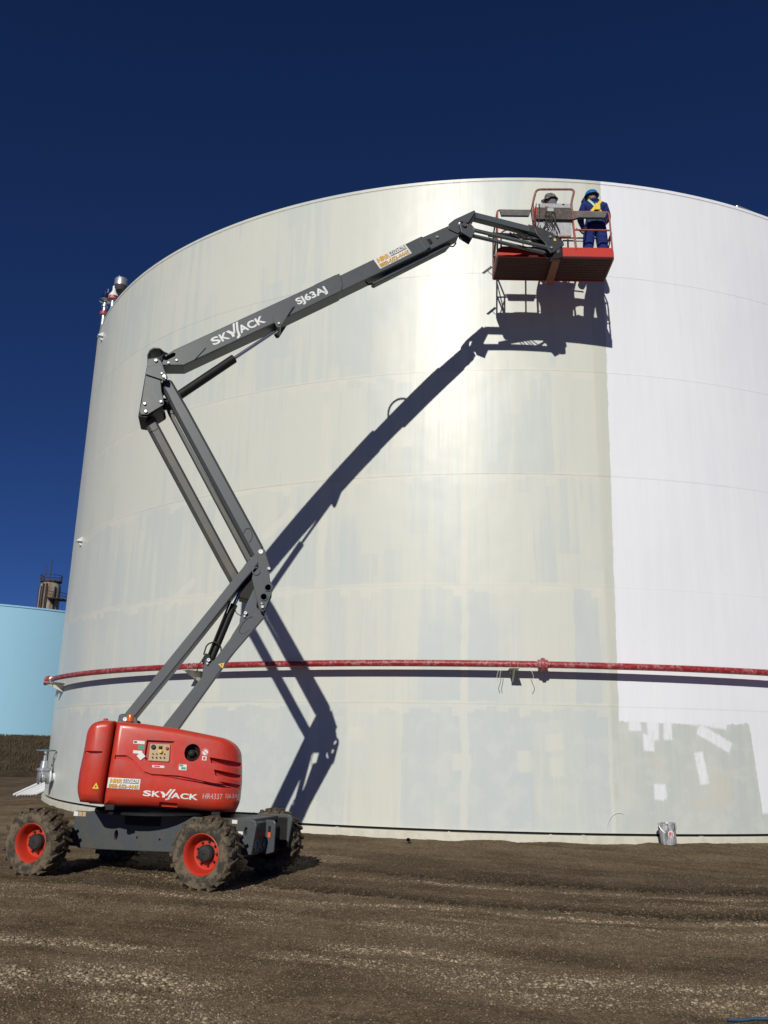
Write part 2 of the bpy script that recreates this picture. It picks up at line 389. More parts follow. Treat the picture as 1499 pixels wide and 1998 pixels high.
# ------------------------------------------------------------------ ground
TC = (3.48056, 32.09238); TR = 14.35071
DX, DY = .9425, -.3342            # direction the machine drove in (also of the ruts)
def along(x, y): return (x+2.24)*DX+(y-12.32)*DY, (x+2.24)*(-DY)+(y-12.32)*DX   # metres along / across the near wheel line
def ground_base(x, y):
    r = np.hypot(x-TC[0], y-TC[1])
    return -.30+.135*(1-sstep(r, TR+.2, TR+3.0))
def masks(x, y):
    a, b = along(x, y)
    b = b - .075*np.clip(a-4, 0, 30)**2*(1-sstep(a, 8, 12)) - sstep(a, 8, 12)*1.6     # the tracks swing towards the tank
    b = b + .30*(fbm(a*.35, b*.2, 3, 5)-.5)
    jit = .34*(fbm(a*.9, b*1.7, 4, 11)-.5)
    right = sstep(a, -.2, 1.3)
    def bnd(c, wd): return np.exp(-((b-c+jit)/wd)**2)
    rut = np.maximum(bnd(.72, .27), bnd(2.75, .32))*right
    wet_dark = np.maximum(bnd(.72, .42), np.maximum(bnd(2.8, .62), .55*bnd(3.9, .5)))*right
    wet_dark = np.maximum(wet_dark, .5*bnd(1.5, .5)*right)*(.50+.95*fbm(a*.55, b*1.9, 4, 21))
    wet_dark = np.maximum(wet_dark, .75*np.exp(-((a+1.2)/2.4)**2-((b-.9)/1.0)**2))                # darker soil under the machine
    wet_dark = np.maximum(wet_dark, .55*np.exp(-((a-1.6)/1.5)**2-((b+1.02+jit)/.16)**2))
    n0 = fbm(a*.30+3, b*1.7, 4, 31); n1 = fbm(a*1.4, b*3.4, 4, 35); lump = sstep(n1, .30, .62)
    grav = .62*sstep(n0+.10*(n1-.5), .50, .70)
    def pat(ca, cb, ra, rb, amt): return amt*np.clip(1.35*np.exp(-(((a-ca)/ra)**2+((b-cb+jit*1.2)/rb)**2)), 0, 1)*(.25+.75*lump)
    for q_ in ((1.2, -4.35, 1.7, .50, 1.0), (.7, -3.36, 1.6, .22, .85), (3.6, -2.40, .9, .28, .95), (2.4, -1.45, 2.8, .45, .62), (5.6, -3.15, 1.5, .50, 1.0), (5.2, -1.2, 2.5, .30, .5), (-1.5, -1.6, 1.6, .4, .6), (3.4, -4.9, 1.4, .3, .8), (4.4, -5.4, 2.5, .4, .8)):
        grav = np.maximum(grav, pat(*q_))
    sl = -.62+.20*np.clip(a, -3, 3.2)
    grav = np.maximum(grav, .95*np.exp(-((b-sl+jit*.6)/.15)**2)*(.35+.65*lump)*sstep(a, -2.5, -.8))
    grav = np.maximum(grav, .85*bnd(1.85, .17)*right*(.3+.7*lump))
    r = np.hypot(x-TC[0], y-TC[1])
    grav = grav*(1-.85*sstep(TR+2.6-r, 0, 1.0))*(1-.85*np.clip(rut, 0, 1))
    return rut, np.clip(wet_dark, 0, 1), np.clip(grav, 0, 1)
def ground_z(x, y):
    rut, wet_dark, grav = masks(x, y)
    a, b = along(x, y)
    near = 1-sstep(np.hypot(x, y-12), 16, 30)
    z = ground_base(x, y)
    z = z - near*.055*rut + near*.05*(fbm(a*.4, b*1.1, 4, 3)-.5)
    z = z + near*(.030*(fbm(x*4, y*4, 3, 51)-.5)*(1+1.2*wet_dark)+.016*(fbm(x*14, y*14, 2, 61)-.5)*(1+1.5*rut))
    # lug imprint in the ruts
    z = z + near*.012*rut*np.sign(np.sin(a*2*math.pi/.17))
    # a low spill of soil banked against the tank foot
    r = np.hypot(x-TC[0], y-TC[1])
    z = z + near*.055*np.exp(-((r-TR-.35)/.35)**2)*sstep(fbm(x*.9, y*.9, 3, 91), .45, .75)
    return z
def axis(lo, hi, st, far, gr=1.16):
    m = list(np.arange(lo, hi+1e-6, st)); s_ = st; p = hi
    while p < far: s_ *= gr; p += s_; m.append(p)
    s_ = st; p = lo; pre = []
    while p > -far: s_ *= gr; p -= s_; pre.append(p)
    return np.array(pre[::-1]+m)
gx = axis(-11, 8.5, .042, 900); gy = axis(5.5, 18.3, .036, 900)
X, Y = np.meshgrid(gx, gy); Z = ground_z(X, Y)
rut, wet_dark, grav = masks(X, Y)
nx, ny = len(gx), len(gy)
me = bpy.data.meshes.new('ground')
me.vertices.add(nx*ny); me.vertices.foreach_set('co', np.stack([X, Y, Z], -1).astype(np.float32).ravel())
idx = np.arange(nx*ny).reshape(ny, nx)
q = np.stack([idx[:-1, :-1], idx[:-1, 1:], idx[1:, 1:], idx[1:, :-1]], -1).reshape(-1, 4)
me.loops.add(q.size); me.loops.foreach_set('vertex_index', q.ravel().astype(np.int32))
me.polygons.add(len(q)); me.polygons.foreach_set('loop_start', (np.arange(len(q))*4).astype(np.int32))
me.polygons.foreach_set('use_smooth', np.ones(len(q), bool))
me.update(calc_edges=True)
for nm, arr in (('wet_dark', wet_dark), ('grav', grav)):
    at = me.attributes.new(nm, 'FLOAT', 'POINT'); at.data.foreach_set('value', arr.astype(np.float32).ravel())
gr_o = bpy.data.objects.new('ground', me); COL.objects.link(gr_o)
tag(gr_o, 'brown dirt and gravel yard with dark wheel ruts', kind='structure')
g = G('dirt_and_gravel'); p = g.geo(); pq = g.sep(p)
wet_dark_, grav_ = g.attr('wet_dark')[2], g.attr('grav')[2]
n1 = g.noise(p, 1.3, 6, .65); n2 = g.noise(p, 18, 5, .7); n3 = g.noise(p, 90, 3, .6)
vor = g.n('ShaderNodeTexVoronoi', feature='F1'); g.put(vor.inputs['Vector'], p); vor.inputs['Scale'].default_value = 55
vd, vc = vor.outputs['Distance'], g.sep(vor.outputs['Color'])
lg = g.noise(g.comb(g.add(g.mul(pq[0], .9425*.5), g.mul(pq[1], -.3342*.5)), g.add(g.mul(pq[0], .3342*2.2), g.mul(pq[1], .9425*2.2))), 1.0, 4, .6)
soil = g.mix(g.step(g.add(g.mul(n1, .4), g.mul(lg, .6)), .36, .62), (.100, .069, .038), (.225, .163, .100))
soil = g.mix(g.step(n2, .4, .75), soil, (.066, .046, .026))
peb = g.mix(vc[0], (.13, .10, .068), (.31, .255, .185))
pm = g.mul(g.step(g.add(vc[1], g.mul(grav_, .8)), .85, .95), g.sub(1.0, g.step(vd, .012, .02)))
soil = g.mix(g.mul(grav_, .65), soil, (.30, .23, .152))
soil = g.mix(g.mul(pm, .8), soil, peb)
soil = g.mix(g.mul(wet_dark_, .9), soil, (.042, .030, .019))
sp = g.add(.8, g.mul(n3, .4))
vor2 = g.n('ShaderNodeTexVoronoi', feature='F1'); g.put(vor2.inputs['Vector'], p); vor2.inputs['Scale'].default_value = 105
gr2 = g.sep(vor2.outputs['Color'])[0]
sp = g.mul(sp, g.add(.66, g.mul(g.mul(gr2, gr2), 1.0)))
soil = g.scl(soil, g.comb(sp, sp, sp))
g.bump(g.add(g.mul(n2, .8), g.add(g.mul(pm, .5), g.mul(n3, .5))), .9, .02)
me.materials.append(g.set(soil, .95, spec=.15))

# loose gravel
rng = np.random.default_rng(5)
def stones(name, n, xr, yr, smin, smax, label, mat, dens, seed, octa=False):
    rng = np.random.default_rng(seed)
    bm = bmesh.new(); bmesh.ops.create_icosphere(bm, subdivisions=1, radius=1); bv = np.array([v.co[:] for v in bm.verts]); bf = np.array([[v.index for v in f.verts] for f in bm.faces]); bm.free()
    if octa: bv = np.array([(1, 0, 0), (-1, 0, 0), (0, 1, 0), (0, -1, 0), (0, 0, 1), (0, 0, -1)], float); bf = np.array([(0, 2, 4), (2, 1, 4), (1, 3, 4), (3, 0, 4), (2, 0, 5), (1, 2, 5), (3, 1, 5), (0, 3, 5)])
    x = rng.uniform(*xr, n*9); y = rng.uniform(*yr, n*9)
    keep = rng.random(n*9) < dens(x, y); x, y = x[keep][:n], y[keep][:n]; n = len(x)
    z = ground_z(x, y); gg = masks(x, y)[2] if name == 'gravel' else np.ones(n)
    s_ = smin+(smax-smin)*rng.random(n)**2.2*(.22+.78*gg)
    V = bv[None]*(1+.28*(rng.random((n, len(bv), 1))-.5)*2)
    V = V*np.stack([s_*(.8+.6*rng.random(n)), s_*(.8+.6*rng.random(n)), s_*(.45+.3*rng.random(n))], -1)[:, None]
    a = rng.random(n)*6.283; c, s2 = np.cos(a)[:, None], np.sin(a)[:, None]
    V = np.stack([V[..., 0]*c-V[..., 1]*s2, V[..., 0]*s2+V[..., 1]*c, V[..., 2]], -1)
    V += np.stack([x, y, z+s_*.12], -1)[:, None]
    F_ = (bf[None]+(np.arange(n)*len(bv))[:, None, None]).reshape(-1, 3)
    me = bpy.data.meshes.new(name); me.vertices.add(n*len(bv)); me.vertices.foreach_set('co', V.astype(np.float32).ravel())
    me.loops.add(F_.size); me.loops.foreach_set('vertex_index', F_.ravel().astype(np.int32))
    me.polygons.add(len(F_)); me.polygons.foreach_set('loop_start', (np.arange(len(F_))*3).astype(np.int32))
    me.update(calc_edges=True)
    at = me.attributes.new('tone', 'FLOAT', 'POINT'); at.data.foreach_set('value', np.repeat((rng.random(n)*(.62+.38*masks(x, y)[2]) if 'gravel' in name else rng.random(n)), len(bv)).astype(np.float32))
    o = bpy.data.objects.new(name, me); COL.objects.link(o); me.materials.append(mat); tag(o, label, kind='stuff'); return o
g = G('gravel_stone'); t_ = g.attr('tone')[2]
cc = g.n('ShaderNodeValToRGB'); g.put(cc.inputs[0], t_); cr_ = cc.color_ramp
cr_.elements[0].color = (.085, .060, .036, 1); cr_.elements[1].color = (.62, .51, .37, 1)
for ps, c_ in ((.45, (.185, .134, .084)), (.75, (.34, .265, .180)), (.95, (.50, .405, .29))):
    e = cr_.elements.new(ps); e.color = (*c_, 1)
kk = g.add(.8, g.mul(g.noise(g.geo(), 60, 3, .6), .4))
M['stone'] = g.set(g.scl(cc.outputs[0], g.comb(kk, kk, kk)), .85, spec=.25)
def dens_g(x, y):
    r_, w_, g_ = masks(x, y); v = np.abs(x) < (y*.50+.6)
    rr = np.hypot(x-TC[0], y-TC[1]) > TR+.4
    return (.03+.97*g_**1.5)*v*rr*(1-.75*w_)*np.clip(1.35-(y-6)/11, .15, 1)
stones('gravel', 62000, (-8.5, 8.0), (6.4, 17.5), .0045, .021, 'loose pale gravel scattered over the dirt yard', M['stone'], dens_g, 5)
def dens_f(x, y):
    r_, w_, g_ = masks(x, y); rr = np.hypot(x-TC[0], y-TC[1]) > TR+.4
    return (.30+.70*g_)*(np.abs(x) < (y*.50+.6))*rr*(1-.7*w_)*np.clip(1.3-(y-6)/13, .15, 1)
stones('fine_gravel', 115000, (-8.5, 8.0), (6.4, 17.5), .004, .012, 'fine brown grit covering the whole yard', M['stone'], dens_f, 15, True)
g = G('soil_clod'); p = g.geo(); n = g.noise(p, 25, 4, .6); g.bump(n, .6, .01)
M['clod'] = g.set(g.mix(n, (.065, .047, .028), (.15, .11, .066)), .95, spec=.1)
def dens_c(x, y):
    r_, w_, g_ = masks(x, y); rr = np.hypot(x-TC[0], y-TC[1]) > TR+.3
    return (.04+.9*np.clip(w_, 0, 1)**1.5)*(np.abs(x) < y*.50+.6)*rr
stones('soil_clods', 5500, (-8.5, 8.0), (6.6, 17.6), .006, .026, 'dark crumbled soil clods along the ruts', M['clod'], dens_c, 9)

# ------------------------------------------------------------------ earth bank behind, far left
def pol(az, D, z): a = math.radians(az); return (D*math.sin(a), D*math.cos(a), z)
azs = np.linspace(-46, -8, 260); Ds = np.concatenate([np.linspace(46, 60, 50), [62, 66, 70]])
A, D_ = np.meshgrid(np.radians(azs), Ds)
zz = -.37+2.1*sstep(D_, 48, 57)*(1-.9*sstep(D_, 60, 70))
zz = zz+.16*(fbm(A*60, D_*.6, 4, 13)-.5)*sstep(D_, 46.5, 50)
zz[:, :] += .10*(fbm(A*160, D_*2, 3, 17)-.5)*sstep(D_, 47, 50)
mb = MB(); mb.v = list(map(tuple, np.stack([D_*np.sin(A), D_*np.cos(A), zz], -1).reshape(-1, 3)))
na, nd = len(azs), len(Ds)
mb.f = [(j*na+i, j*na+i+1, (j+1)*na+i+1, (j+1)*na+i) for j in range(nd-1) for i in range(na-1)]
g = G('bank_soil'); p = g.geo(); n = g.noise(p, 1.2, 6, .7); n2 = g.noise(p, 8, 4, .6); g.bump(g.add(n, n2), .8, .15)
bank_m = g.set(g.mix(g.step(n, .4, .7), (.060, .045, .030), (.105, .080, .052)), .95, spec=.1)
tag(mb.build('earth_bank', bank_m, smooth=True, ang=180), 'brown earth bank at the far left', kind='structure')
rng = np.random.default_rng(3); mb = MB()
for i in range(5200):
    az = rng.uniform(-27, -14.5); D = 50+rng.random()**.8*9
    x, y, _ = pol(az, D, 0); h = (1.0 if D < 55 else .4)*rng.uniform(.10, .36)*(.6+.7*float(fbm(np.array([az*1.5]), np.array([D*.4]), 3, 4)[0]))
    z = -.37+2.1*float(sstep(np.array([D]), 48, 57)[0]); lx = rng.uniform(-.15, .15)
    wd = rng.uniform(.012, .03)
    mb.add([(x-wd, y, z-.05), (x+wd, y, z-.05), (x+lx, y+rng.uniform(-.1, .1), z+h)], [(0, 1, 2)])
g = G('dry_weeds'); n = g.noise(g.geo(), .7, 3, .6)
tag(mb.build('dry_weeds', g.set(g.mix(n, (.050, .039, .024), (.105, .08, .048)), .9, spec=.1), recalc=False), 'dry brown weeds standing on the earth bank', kind='stuff')

# ------------------------------------------------------------------ far blue tank and process tower
a_, D0 = -25.0, 101.0
bc = (D0*math.sin(math.radians(a_)), D0*math.cos(math.radians(a_)))
bt = thing('blue_tank', 'pale blue storage tank far behind the earth bank', 'tank', (*bc, -.4))
for k_ in range(5):
    mb = MB(); z0, z1 = -.4+k_*2.62, -.4+(k_+1)*2.62
    mb.lathe([(20-.004, z0), (20, z0+.006), (20, z1-.006), (20-.004, z1)], (*bc, 0), (0, 0, 1), 128, cap=False)
    mb.build('course', M['bluetank'], bt, smooth=True, ang=12)
mb = MB(); mb.lathe([(20.06, 12.62), (20.06, 12.76), (19.9, 12.76), (.1, 14.2)], (*bc, 0), (0, 0, 1), 128, cap=False); mb.build('roof', M['bluetank'], bt, smooth=True)
tz, tD, ta = 0.0, 165.0, -21.25
tp = pol(ta, tD, 0)
tw = thing('process_tower', 'rusty process tower with railed platforms behind the blue tank', 'tower', (tp[0], tp[1], -.4))
g = G('rusty_tower_steel'); p = g.geo(); q_ = g.sep(p); n = g.noise(g.comb(g.mul(q_[0], 1.2), g.mul(q_[1], 1.2), g.mul(q_[2], .25)), 1.0, 5, .65)
M['tower'] = g.set(g.mix(g.step(n, .42, .62), (.33, .30, .245), (.17, .11, .075)), .7)
mb = MB(); mb.lathe([(1.8, -.4), (1.8, 27.6), (1.72, 28.3), (1.45, 28.9), (1.2, 29.2)], tp, (0, 0, 1), 32); mb.build('column', M['tower'], tw, smooth=True)
M['darksteel'] = paint('dark_platform_steel', (.05, .04, .038), .7, .2, 2)
for k_ in range(4):
    a2 = math.radians(200+k_*38); mb = MB(); e = Vector((math.cos(a2), math.sin(a2), 0))*1.95
    mb.tube([Vector(tp)+e+Vector((0, 0, 18)), Vector(tp)+e+Vector((0, 0, 28))], .09, 6); mb.build('riser_pipe', M['darksteel'], tw)
def ring_platform(z, r, a0, a1, n, nm):
    mb = MB(); top, mid = [], []
    pts = [(math.radians(a0+(a1-a0)*i/n)) for i in range(n+1)]
    for i, a in enumerate(pts):
        e = Vector((math.cos(a), math.sin(a), 0)); b = Vector((tp[0], tp[1], z))
        if i < n:
            e2 = Vector((math.cos(pts[i+1]), math.sin(pts[i+1]), 0))
            mb.add([b+e*1.2, b+e*r, b+e2*r, b+e2*1.2, b+e*1.2+Vector((0, 0, .2)), b+e*r+Vector((0, 0, .2)), b+e2*r+Vector((0, 0, .2)), b+e2*1.2+Vector((0, 0, .2))],
                   [(3, 2, 1, 0), (4, 5, 6, 7), (0, 1, 5, 4), (1, 2, 6, 5), (2, 3, 7, 6), (3, 0, 4, 7)])
        mb.tube([b+e*r, b+e*r+Vector((0, 0, 1.25))], .055, 5); top.append(b+e*r+Vector((0, 0, 1.2))); mid.append(b+e*r+Vector((0, 0, .65)))
    mb.tube(top, .055, 5); mb.tube(mid, .045, 5); mb.build(nm, M['darksteel'], tw)
ring_platform(28.9, 1.85, 0, 360, 14, 'platform')
ring_platform(25.6, 3.3, 285, 380, 6, 'platform')
mb = MB(); mb.tube([(tp[0]-.3, tp[1], 29), (tp[0]-.3, tp[1], 33.2)], .1, 6); mb.tube([(tp[0]-1.2, tp[1], 29), (tp[0]-1.2, tp[1], 31.9)], .07, 6); mb.build('mast', M['darksteel'], tw)
mb = MB(); mb.tube([(tp[0]-.6, tp[1]-1.95, 20), (tp[0]-.6, tp[1]-1.95, 28.5)], .13, 6); mb.tube([(tp[0]+.0, tp[1]-1.98, 20), (tp[0]+.0, tp[1]-1.98, 28.5)], .13, 6); mb.build('ladder', M['darksteel'], tw)

# ------------------------------------------------------------------ the big tank
tank = thing('storage_tank', 'huge white cylindrical storage tank, half of it freshly repainted', 'tank', (TC[0], TC[1], 0))
def tk(u, v, out=0.0):
    a = u/TR; return Vector((TC[0]+(TR+out)*math.sin(a), TC[1]-(TR+out)*math.cos(a), v))
def set_uv(me, uvs):
    l = me.uv_layers.new(name='uv')
    for lp in me.loops: l.data[lp.index].uv = uvs[lp.vertex_index]
HC = 14.664/6
joints = [5.0, -6.9, 4.325, -4.62, -2.0, 4.42]
NS = 22
for c_ in range(6):
    for k_ in range(10):
        L = 2*math.pi*TR/10; u0 = joints[c_]+k_*L
        if u0 > math.pi*TR: u0 -= 2*math.pi*TR
        u1 = u0+L; z0, z1 = c_*HC+.028*(c_ == 0), (c_+1)*HC
        g_ = .009; vs, nr, uvs, fs = [], [], [], []
        step_out = .004*((c_ % 2)*2-1)*.5+random.uniform(-.0015, .0015)
        def row(v, du, out):
            for i in range(NS+1):
                uu = u0+du+(L-2*du)*i/NS; vs.append(tk(uu, v, out)-Vector((TC[0], TC[1], 0))); a = uu/TR
                nr.append((math.sin(a), -math.cos(a), 0)); uvs.append((uu, v))
        row(z0+g_, g_, step_out); row((z0+z1)/2, g_, step_out); row(z1-g_, g_, step_out)
        n_ = NS+1
        for r_ in (0, 1): fs += [(r_*n_+i, r_*n_+i+1, (r_+1)*n_+i+1, (r_+1)*n_+i) for i in range(NS)]
        m0 = len(vs)
        row(z0, 0, step_out-.02); row(z1, 0, step_out-.02)        # turned-in edges
        fs += [(m0+i, m0+i+1, i+1, i) for i in range(NS)]
        fs += [(2*n_+i, 2*n_+i+1, m0+n_+i+1, m0+n_+i) for i in range(NS)]
        fs += [(m0, 0, n_, 2*n_, m0+n_), (m0+NS, m0+n_+NS, 2*n_+NS, n_+NS, NS)]
        me = bpy.data.meshes.new('panel'); me.from_pydata([tuple(v) for v in vs], [], fs)
        me.polygons.foreach_set('use_smooth', [True]*len(me.polygons)); set_uv(me, uvs)
        me.normals_split_custom_set_from_vertices(nr)
        me.materials.append(M['tank'])
        o = bpy.data.objects.new('panel', me); COL.objects.link(o); o.parent = tank
mb = MB(); mb.lathe([(TR-.035, .03), (TR-.035, 14.66)], (*TC, 0), (0, 0, 1), 180, cap=False); mb.build('inner_shell', M['tankcream'], tank, smooth=True)
vs, fs, uvs, n_ = [], [], [], 240
for j, (o_, v_) in enumerate(((-.02, 14.655), (.012, 14.66), (.012, 14.735), (-.03, 14.74))):
    for i in range(n_+1): u_ = -math.pi*TR+2*math.pi*TR*i/n_; vs.append(tk(u_, v_, o_)-Vector((TC[0], TC[1], 0))); uvs.append((u_, v_))
for j in range(3): fs += [(j*(n_+1)+i, j*(n_+1)+i+1, (j+1)*(n_+1)+i+1, (j+1)*(n_+1)+i) for i in range(n_)]
me = bpy.data.meshes.new('curb_angle'); me.from_pydata([tuple(v) for v in vs], [], fs); set_uv(me, uvs); me.materials.append(M['tank'])
me.polygons.foreach_set('use_smooth', [True]*len(me.polygons)); me.set_sharp_from_angle(angle=math.radians(40))
o = bpy.data.objects.new('curb_angle', me); COL.objects.link(o); o.parent = tank
mb = MB(); mb.lathe([(TR-.03, 14.73), (.05, 15.5)], (*TC, 0), (0, 0, 1), 180, cap=False); mb.build('roof', M['roof'], tank, smooth=True)
# foot: concrete-coloured ring with a black strip painting the shade in the gap under the shell
mb = MB(); mb.lathe([(TR-.05, -.018), (TR+.05, -.018), (TR+.06, -.028), (TR+.06, -.6), (TR-.05, -.6)], (*TC, 0), (0, 0, 1), 180, cap=False); mb.build('foot_ring', M['tankcream'], tank, smooth=True)
mb = MB(); mb.lathe([(TR-.07, -.06), (TR-.07, .06)], (*TC, 0), (0, 0, 1), 180, cap=False); mb.build('foot_gap_shade', M['black'], tank, smooth=True)
for uu, hh in ((-4.35, .05), (-2.08, .06), (-.12, .03), (.52, .06), (2.93, .05), (-6.1, .05)):
    mb = MB(); d_ = .022; mb.box((uu-d_, -.05, -.03-hh), (uu+d_, .068, -.006), lambda x, y, z: tk(x, z, y)); mb.build('clip', M['tankcream'], tank, bevel=.005)
# red pipe ring
PO, PV, PRr = .33, 3.215, .067
us = np.linspace(-17.2, 12, 150)
mb = MB(); mb.tube([tk(u, PV, PO) for u in us], PRr, 14)
pipe = mb.build('ring_pipe', M['pipe'], tank, smooth=True, ang=80)
for uu in (-.235, -15.75):
    mb = MB()
    t_ = (tk(uu+.1, PV, PO)-tk(uu, PV, PO)).normalized()
    mb.lathe([(.085, -.10), (.10, -.09), (.10, -.035), (.135, -.03), (.135, .03), (.10, .035), (.10, .09), (.085, .10)], tk(uu, PV, PO), t_, 18); mb.build('coupling', M['pipe'], pipe, smooth=True, ang=30)
for uu in (-15.1, -7.95, -.8, 6.4):
    mb = MB(); Fk = lambda x, y, z: tk(uu+x, PV+z, y)
    mb.prism([(0, -.10), (.52, -.10), (.52, -.125), (.03, -.34), (0, -.34)], -.012, .012, lambda a, b, c: Fk(c, a, b))
    mb.box((-.09, 0, -.10), (.09, .56, -.088), Fk); mb.build('bracket', M['tankcream'], tank)
    mb = MB()
    for s_ in (-.07, .07): mb.tube([tk(uu+s_, PV+PRr*1.1*math.cos(a), PO+PRr*1.1*math.sin(a)) for a in np.linspace(-2.4, 2.4, 12)]+[tk(uu+s_, PV-.2, PO+.03)], .008, 6)
    mb.build('u_bolt', M['zinc'], tank, smooth=True)
# loose wire ties by the clip at the middle
mb = MB()
for s_, d_ in ((-.28, -.03), (.30, .04), (-.24, -.02)): mb = MB(); mb.tube(rounded([tk(-.8+s_, PV-.06, PO+.05), tk(-.8+s_+d_, PV-.16, PO+.09), tk(-.8+s_+d_*2, PV-.26, PO+.05), tk(-.8+s_*1.1, PV-.36, PO+.04)], .05), .006, 5); mb.build('wire_tie', M['tankcream'], tank, smooth=True)
# little shell lugs on the left flank
for uu, vv in ((-15.45, 14.05), (-14.95, 7.2)):
    mb = MB(); mb.prism([(0, .16), (.16, .04), (.16, .01), (0, .01)], -.09, .09, lambda a, b, c: tk(uu+c, vv+b, a)); mb.prism([(0, .0), (.13, .0), (.03, -.10), (0, -.10)], -.02, .02, lambda a, b, c: tk(uu+c, vv+b, a)); mb.build('shell_lug', M['freshwhite'], tank, bevel=.01)
# nozzle with gate valve, lower left
na_ = -15.05/TR; nd_ = Vector((math.sin(na_), -math.cos(na_), 0)); no_ = tk(-15.05, .57)
mb = MB(); mb.lathe([(.11, -.03), (.11, .10), (.19, .10), (.19, .145), (.11, .15)], no_, nd_, 20); mb.build('nozzle', M['freshwhite'], tank, smooth=True, ang=30)
mb = MB(); mb.lathe([(.19, .155), (.19, .195), (.12, .20), (.15, .25), (.16, .31), (.12, .37), (.19, .375), (.19, .415)], no_, nd_, 20)
vb = no_+nd_*.285; mb.lathe([(.15, .0), (.15, .16), (.19, .17), (.19, .23), (.11, .25), (.09, .42), (.05, .44), (.04, .72)], vb, (0, 0, 1), 16)
valve = mb.build('gate_valve', M['galv'], tank, smooth=True, ang=30)
mb = MB(); mb.tube([vb+Vector((.24*math.cos(a), .24*math.sin(a), .70)) for a in np.linspace(0, 2*math.pi, 24, endpoint=False)], .02, 8, closed=True)
for k_ in range(4): a = k_*math.pi/2+.4; mb.tube([vb+Vector((0, 0, .70)), vb+Vector((.24*math.cos(a), .24*math.sin(a), .70))], .013, 6)
mb.build('handwheel', paint('blue_grey_handwheel', (.10, .18, .22), .5), valve, smooth=True)
# roof vents
def lat(prof, x, y, name, mat, par): mb = MB(); mb.lathe(prof, (x, y, 0), (0, 0, 1), 20); return mb.build(name, mat, par, smooth=True, ang=35)
x, y, _ = pol(-19.5, 28.2, 0)
va = lat([(.075, 14.75), (.075, 16.08), (.12, 16.09), (.12, 16.12)], x, y, 'roof_vent', M['galv'], tank)
lat([(.175, 16.10), (.18, 16.12), (.18, 16.20), (.175, 16.22)], x, y, 'flange', M['pipe'], va); lat([(.17, 16.22), (.17, 16.25), (.06, 16.44), (.06, 16.62)], x, y, 'cone', M['freshwhite'], va)
x2, y2, _ = pol(-19.10, 28.2, 0)
mb = MB(); mb.tube([(x, y, 16.55), (x2, y2, 16.60)], .07, 10); mb.build('elbow', M['darksteel'], va, smooth=True)
lat([(.08, 16.42), (.17, 16.48), (.215, 16.60), (.215, 16.66)], x2, y2, 'bowl', M['darksteel'], va); lat([(.225, 16.66), (.225, 16.90), (.21, 16.93), (.01, 16.94)], x2, y2, 'vent_hood', M['galv'], va)
mb = MB(); mb.tube([(x2-.08, y2, 16.93), (x2-.08, y2, 17.08)], .02, 6); mb.tube([(x2, y2, 16.93), (x2, y2, 16.97)], .03, 6); mb.build('pin', M['galv'], va)
x, y, _ = pol(-20.0, 28.6, 0)
vb2 = lat([(.07, 14.75), (.07, 15.98), (.115, 15.985), (.115, 16.02), (.07, 16.03), (.07, 16.2)], x, y, 'roof_vent', M['galv'], tank)
lat([(.13, 15.68), (.135, 15.70), (.135, 15.78), (.13, 15.80)], x, y, 'flange', M['pipe'], vb2)
lat([(.10, 16.16), (.20, 16.20), (.21, 16.24), (.11, 16.42), (.09, 16.52), (.01, 16.54)], x, y, 'vent_hood', M['chrome'], vb2)
mb = MB(); mb.tube([(x+.06, y, 16.5), (x+.06, y, 16.68)], .018, 6); mb.build('pin', M['galv'], vb2)
# handrail on the rim at the right
mb = MB(); pr = [tk(u, 15.62, -.9) for u in np.linspace(6.3, 11, 12)]; mb.tube(pr, .03, 8); mb.tube([p_-Vector((0, 0, .5)) for p_ in pr], .025, 8)
for p_ in pr[::3]: mb.tube([p_-Vector((0, 0, 1.05)), p_], .03, 8)
mb.build('roof_handrail', M['galv'], tank, smooth=True)

# ------------------------------------------------------------------ boom lift
O = Vector((-3.3, 13.67435913, 0)); ES = Vector((0.98610669, 0.16611323, 0)); ET = Vector((-0.01185353, 0.07036671, 0.99745076)); NW = Vector((0.16568977, -0.98359286, 0.07135811))
# side-view measurements (s along the boom, t up) -> metres in the boom's own upright plane
HM = Matrix(((0.97586110, -0.00256407, 0.08568099), (0.00253905, 0.97353067, 0.03996909), (0.00161733, -0.00142826, 1.0))); HMI = HM.inverted()
def BF(s, t, w_): q = HM @ Vector((s, t, 1)); return O+ES*(q.x/q.z)+ET*(q.y/q.z)+NW*w_
def BFinv(p): q = HMI @ Vector((p.dot(ES), p.dot(ET), 1)); return q.x/q.z, q.y/q.z, p.dot(NW)
GZ = -.30
lift = thing('boom_lift', 'red and grey articulated boom lift parked beside the white tank', 'boom lift', (O.x, O.y, GZ))
def plate(name, poly, w0, w1, mat, parent=lift, bevel=.012, seg=2, smooth=False, label=None):
    return MB().prism(poly, w0, w1, BF).build(name, mat, parent, bevel=bevel, seg=seg, smooth=smooth, label=label)
def rod(name, a, b, r, mat, parent=lift, w_=0.0, seg=16):
    mb = MB(); mb.tube([BF(a[0], a[1], w_), BF(b[0], b[1], w_)], r, seg); return mb.build(name, mat, parent, smooth=True, ang=50)
def pin(parent, s, t, w_, r=.035, h=.03, mat=None, name='pin'):
    mb = MB(); mb.lathe([(r, 0), (r, h*.7), (r*.75, h), (r*.35, h), (r*.3, h*.7)], BF(s, t, w_), NW, 14); return mb.build(name, mat or M['zinc'], parent, smooth=True, ang=30)
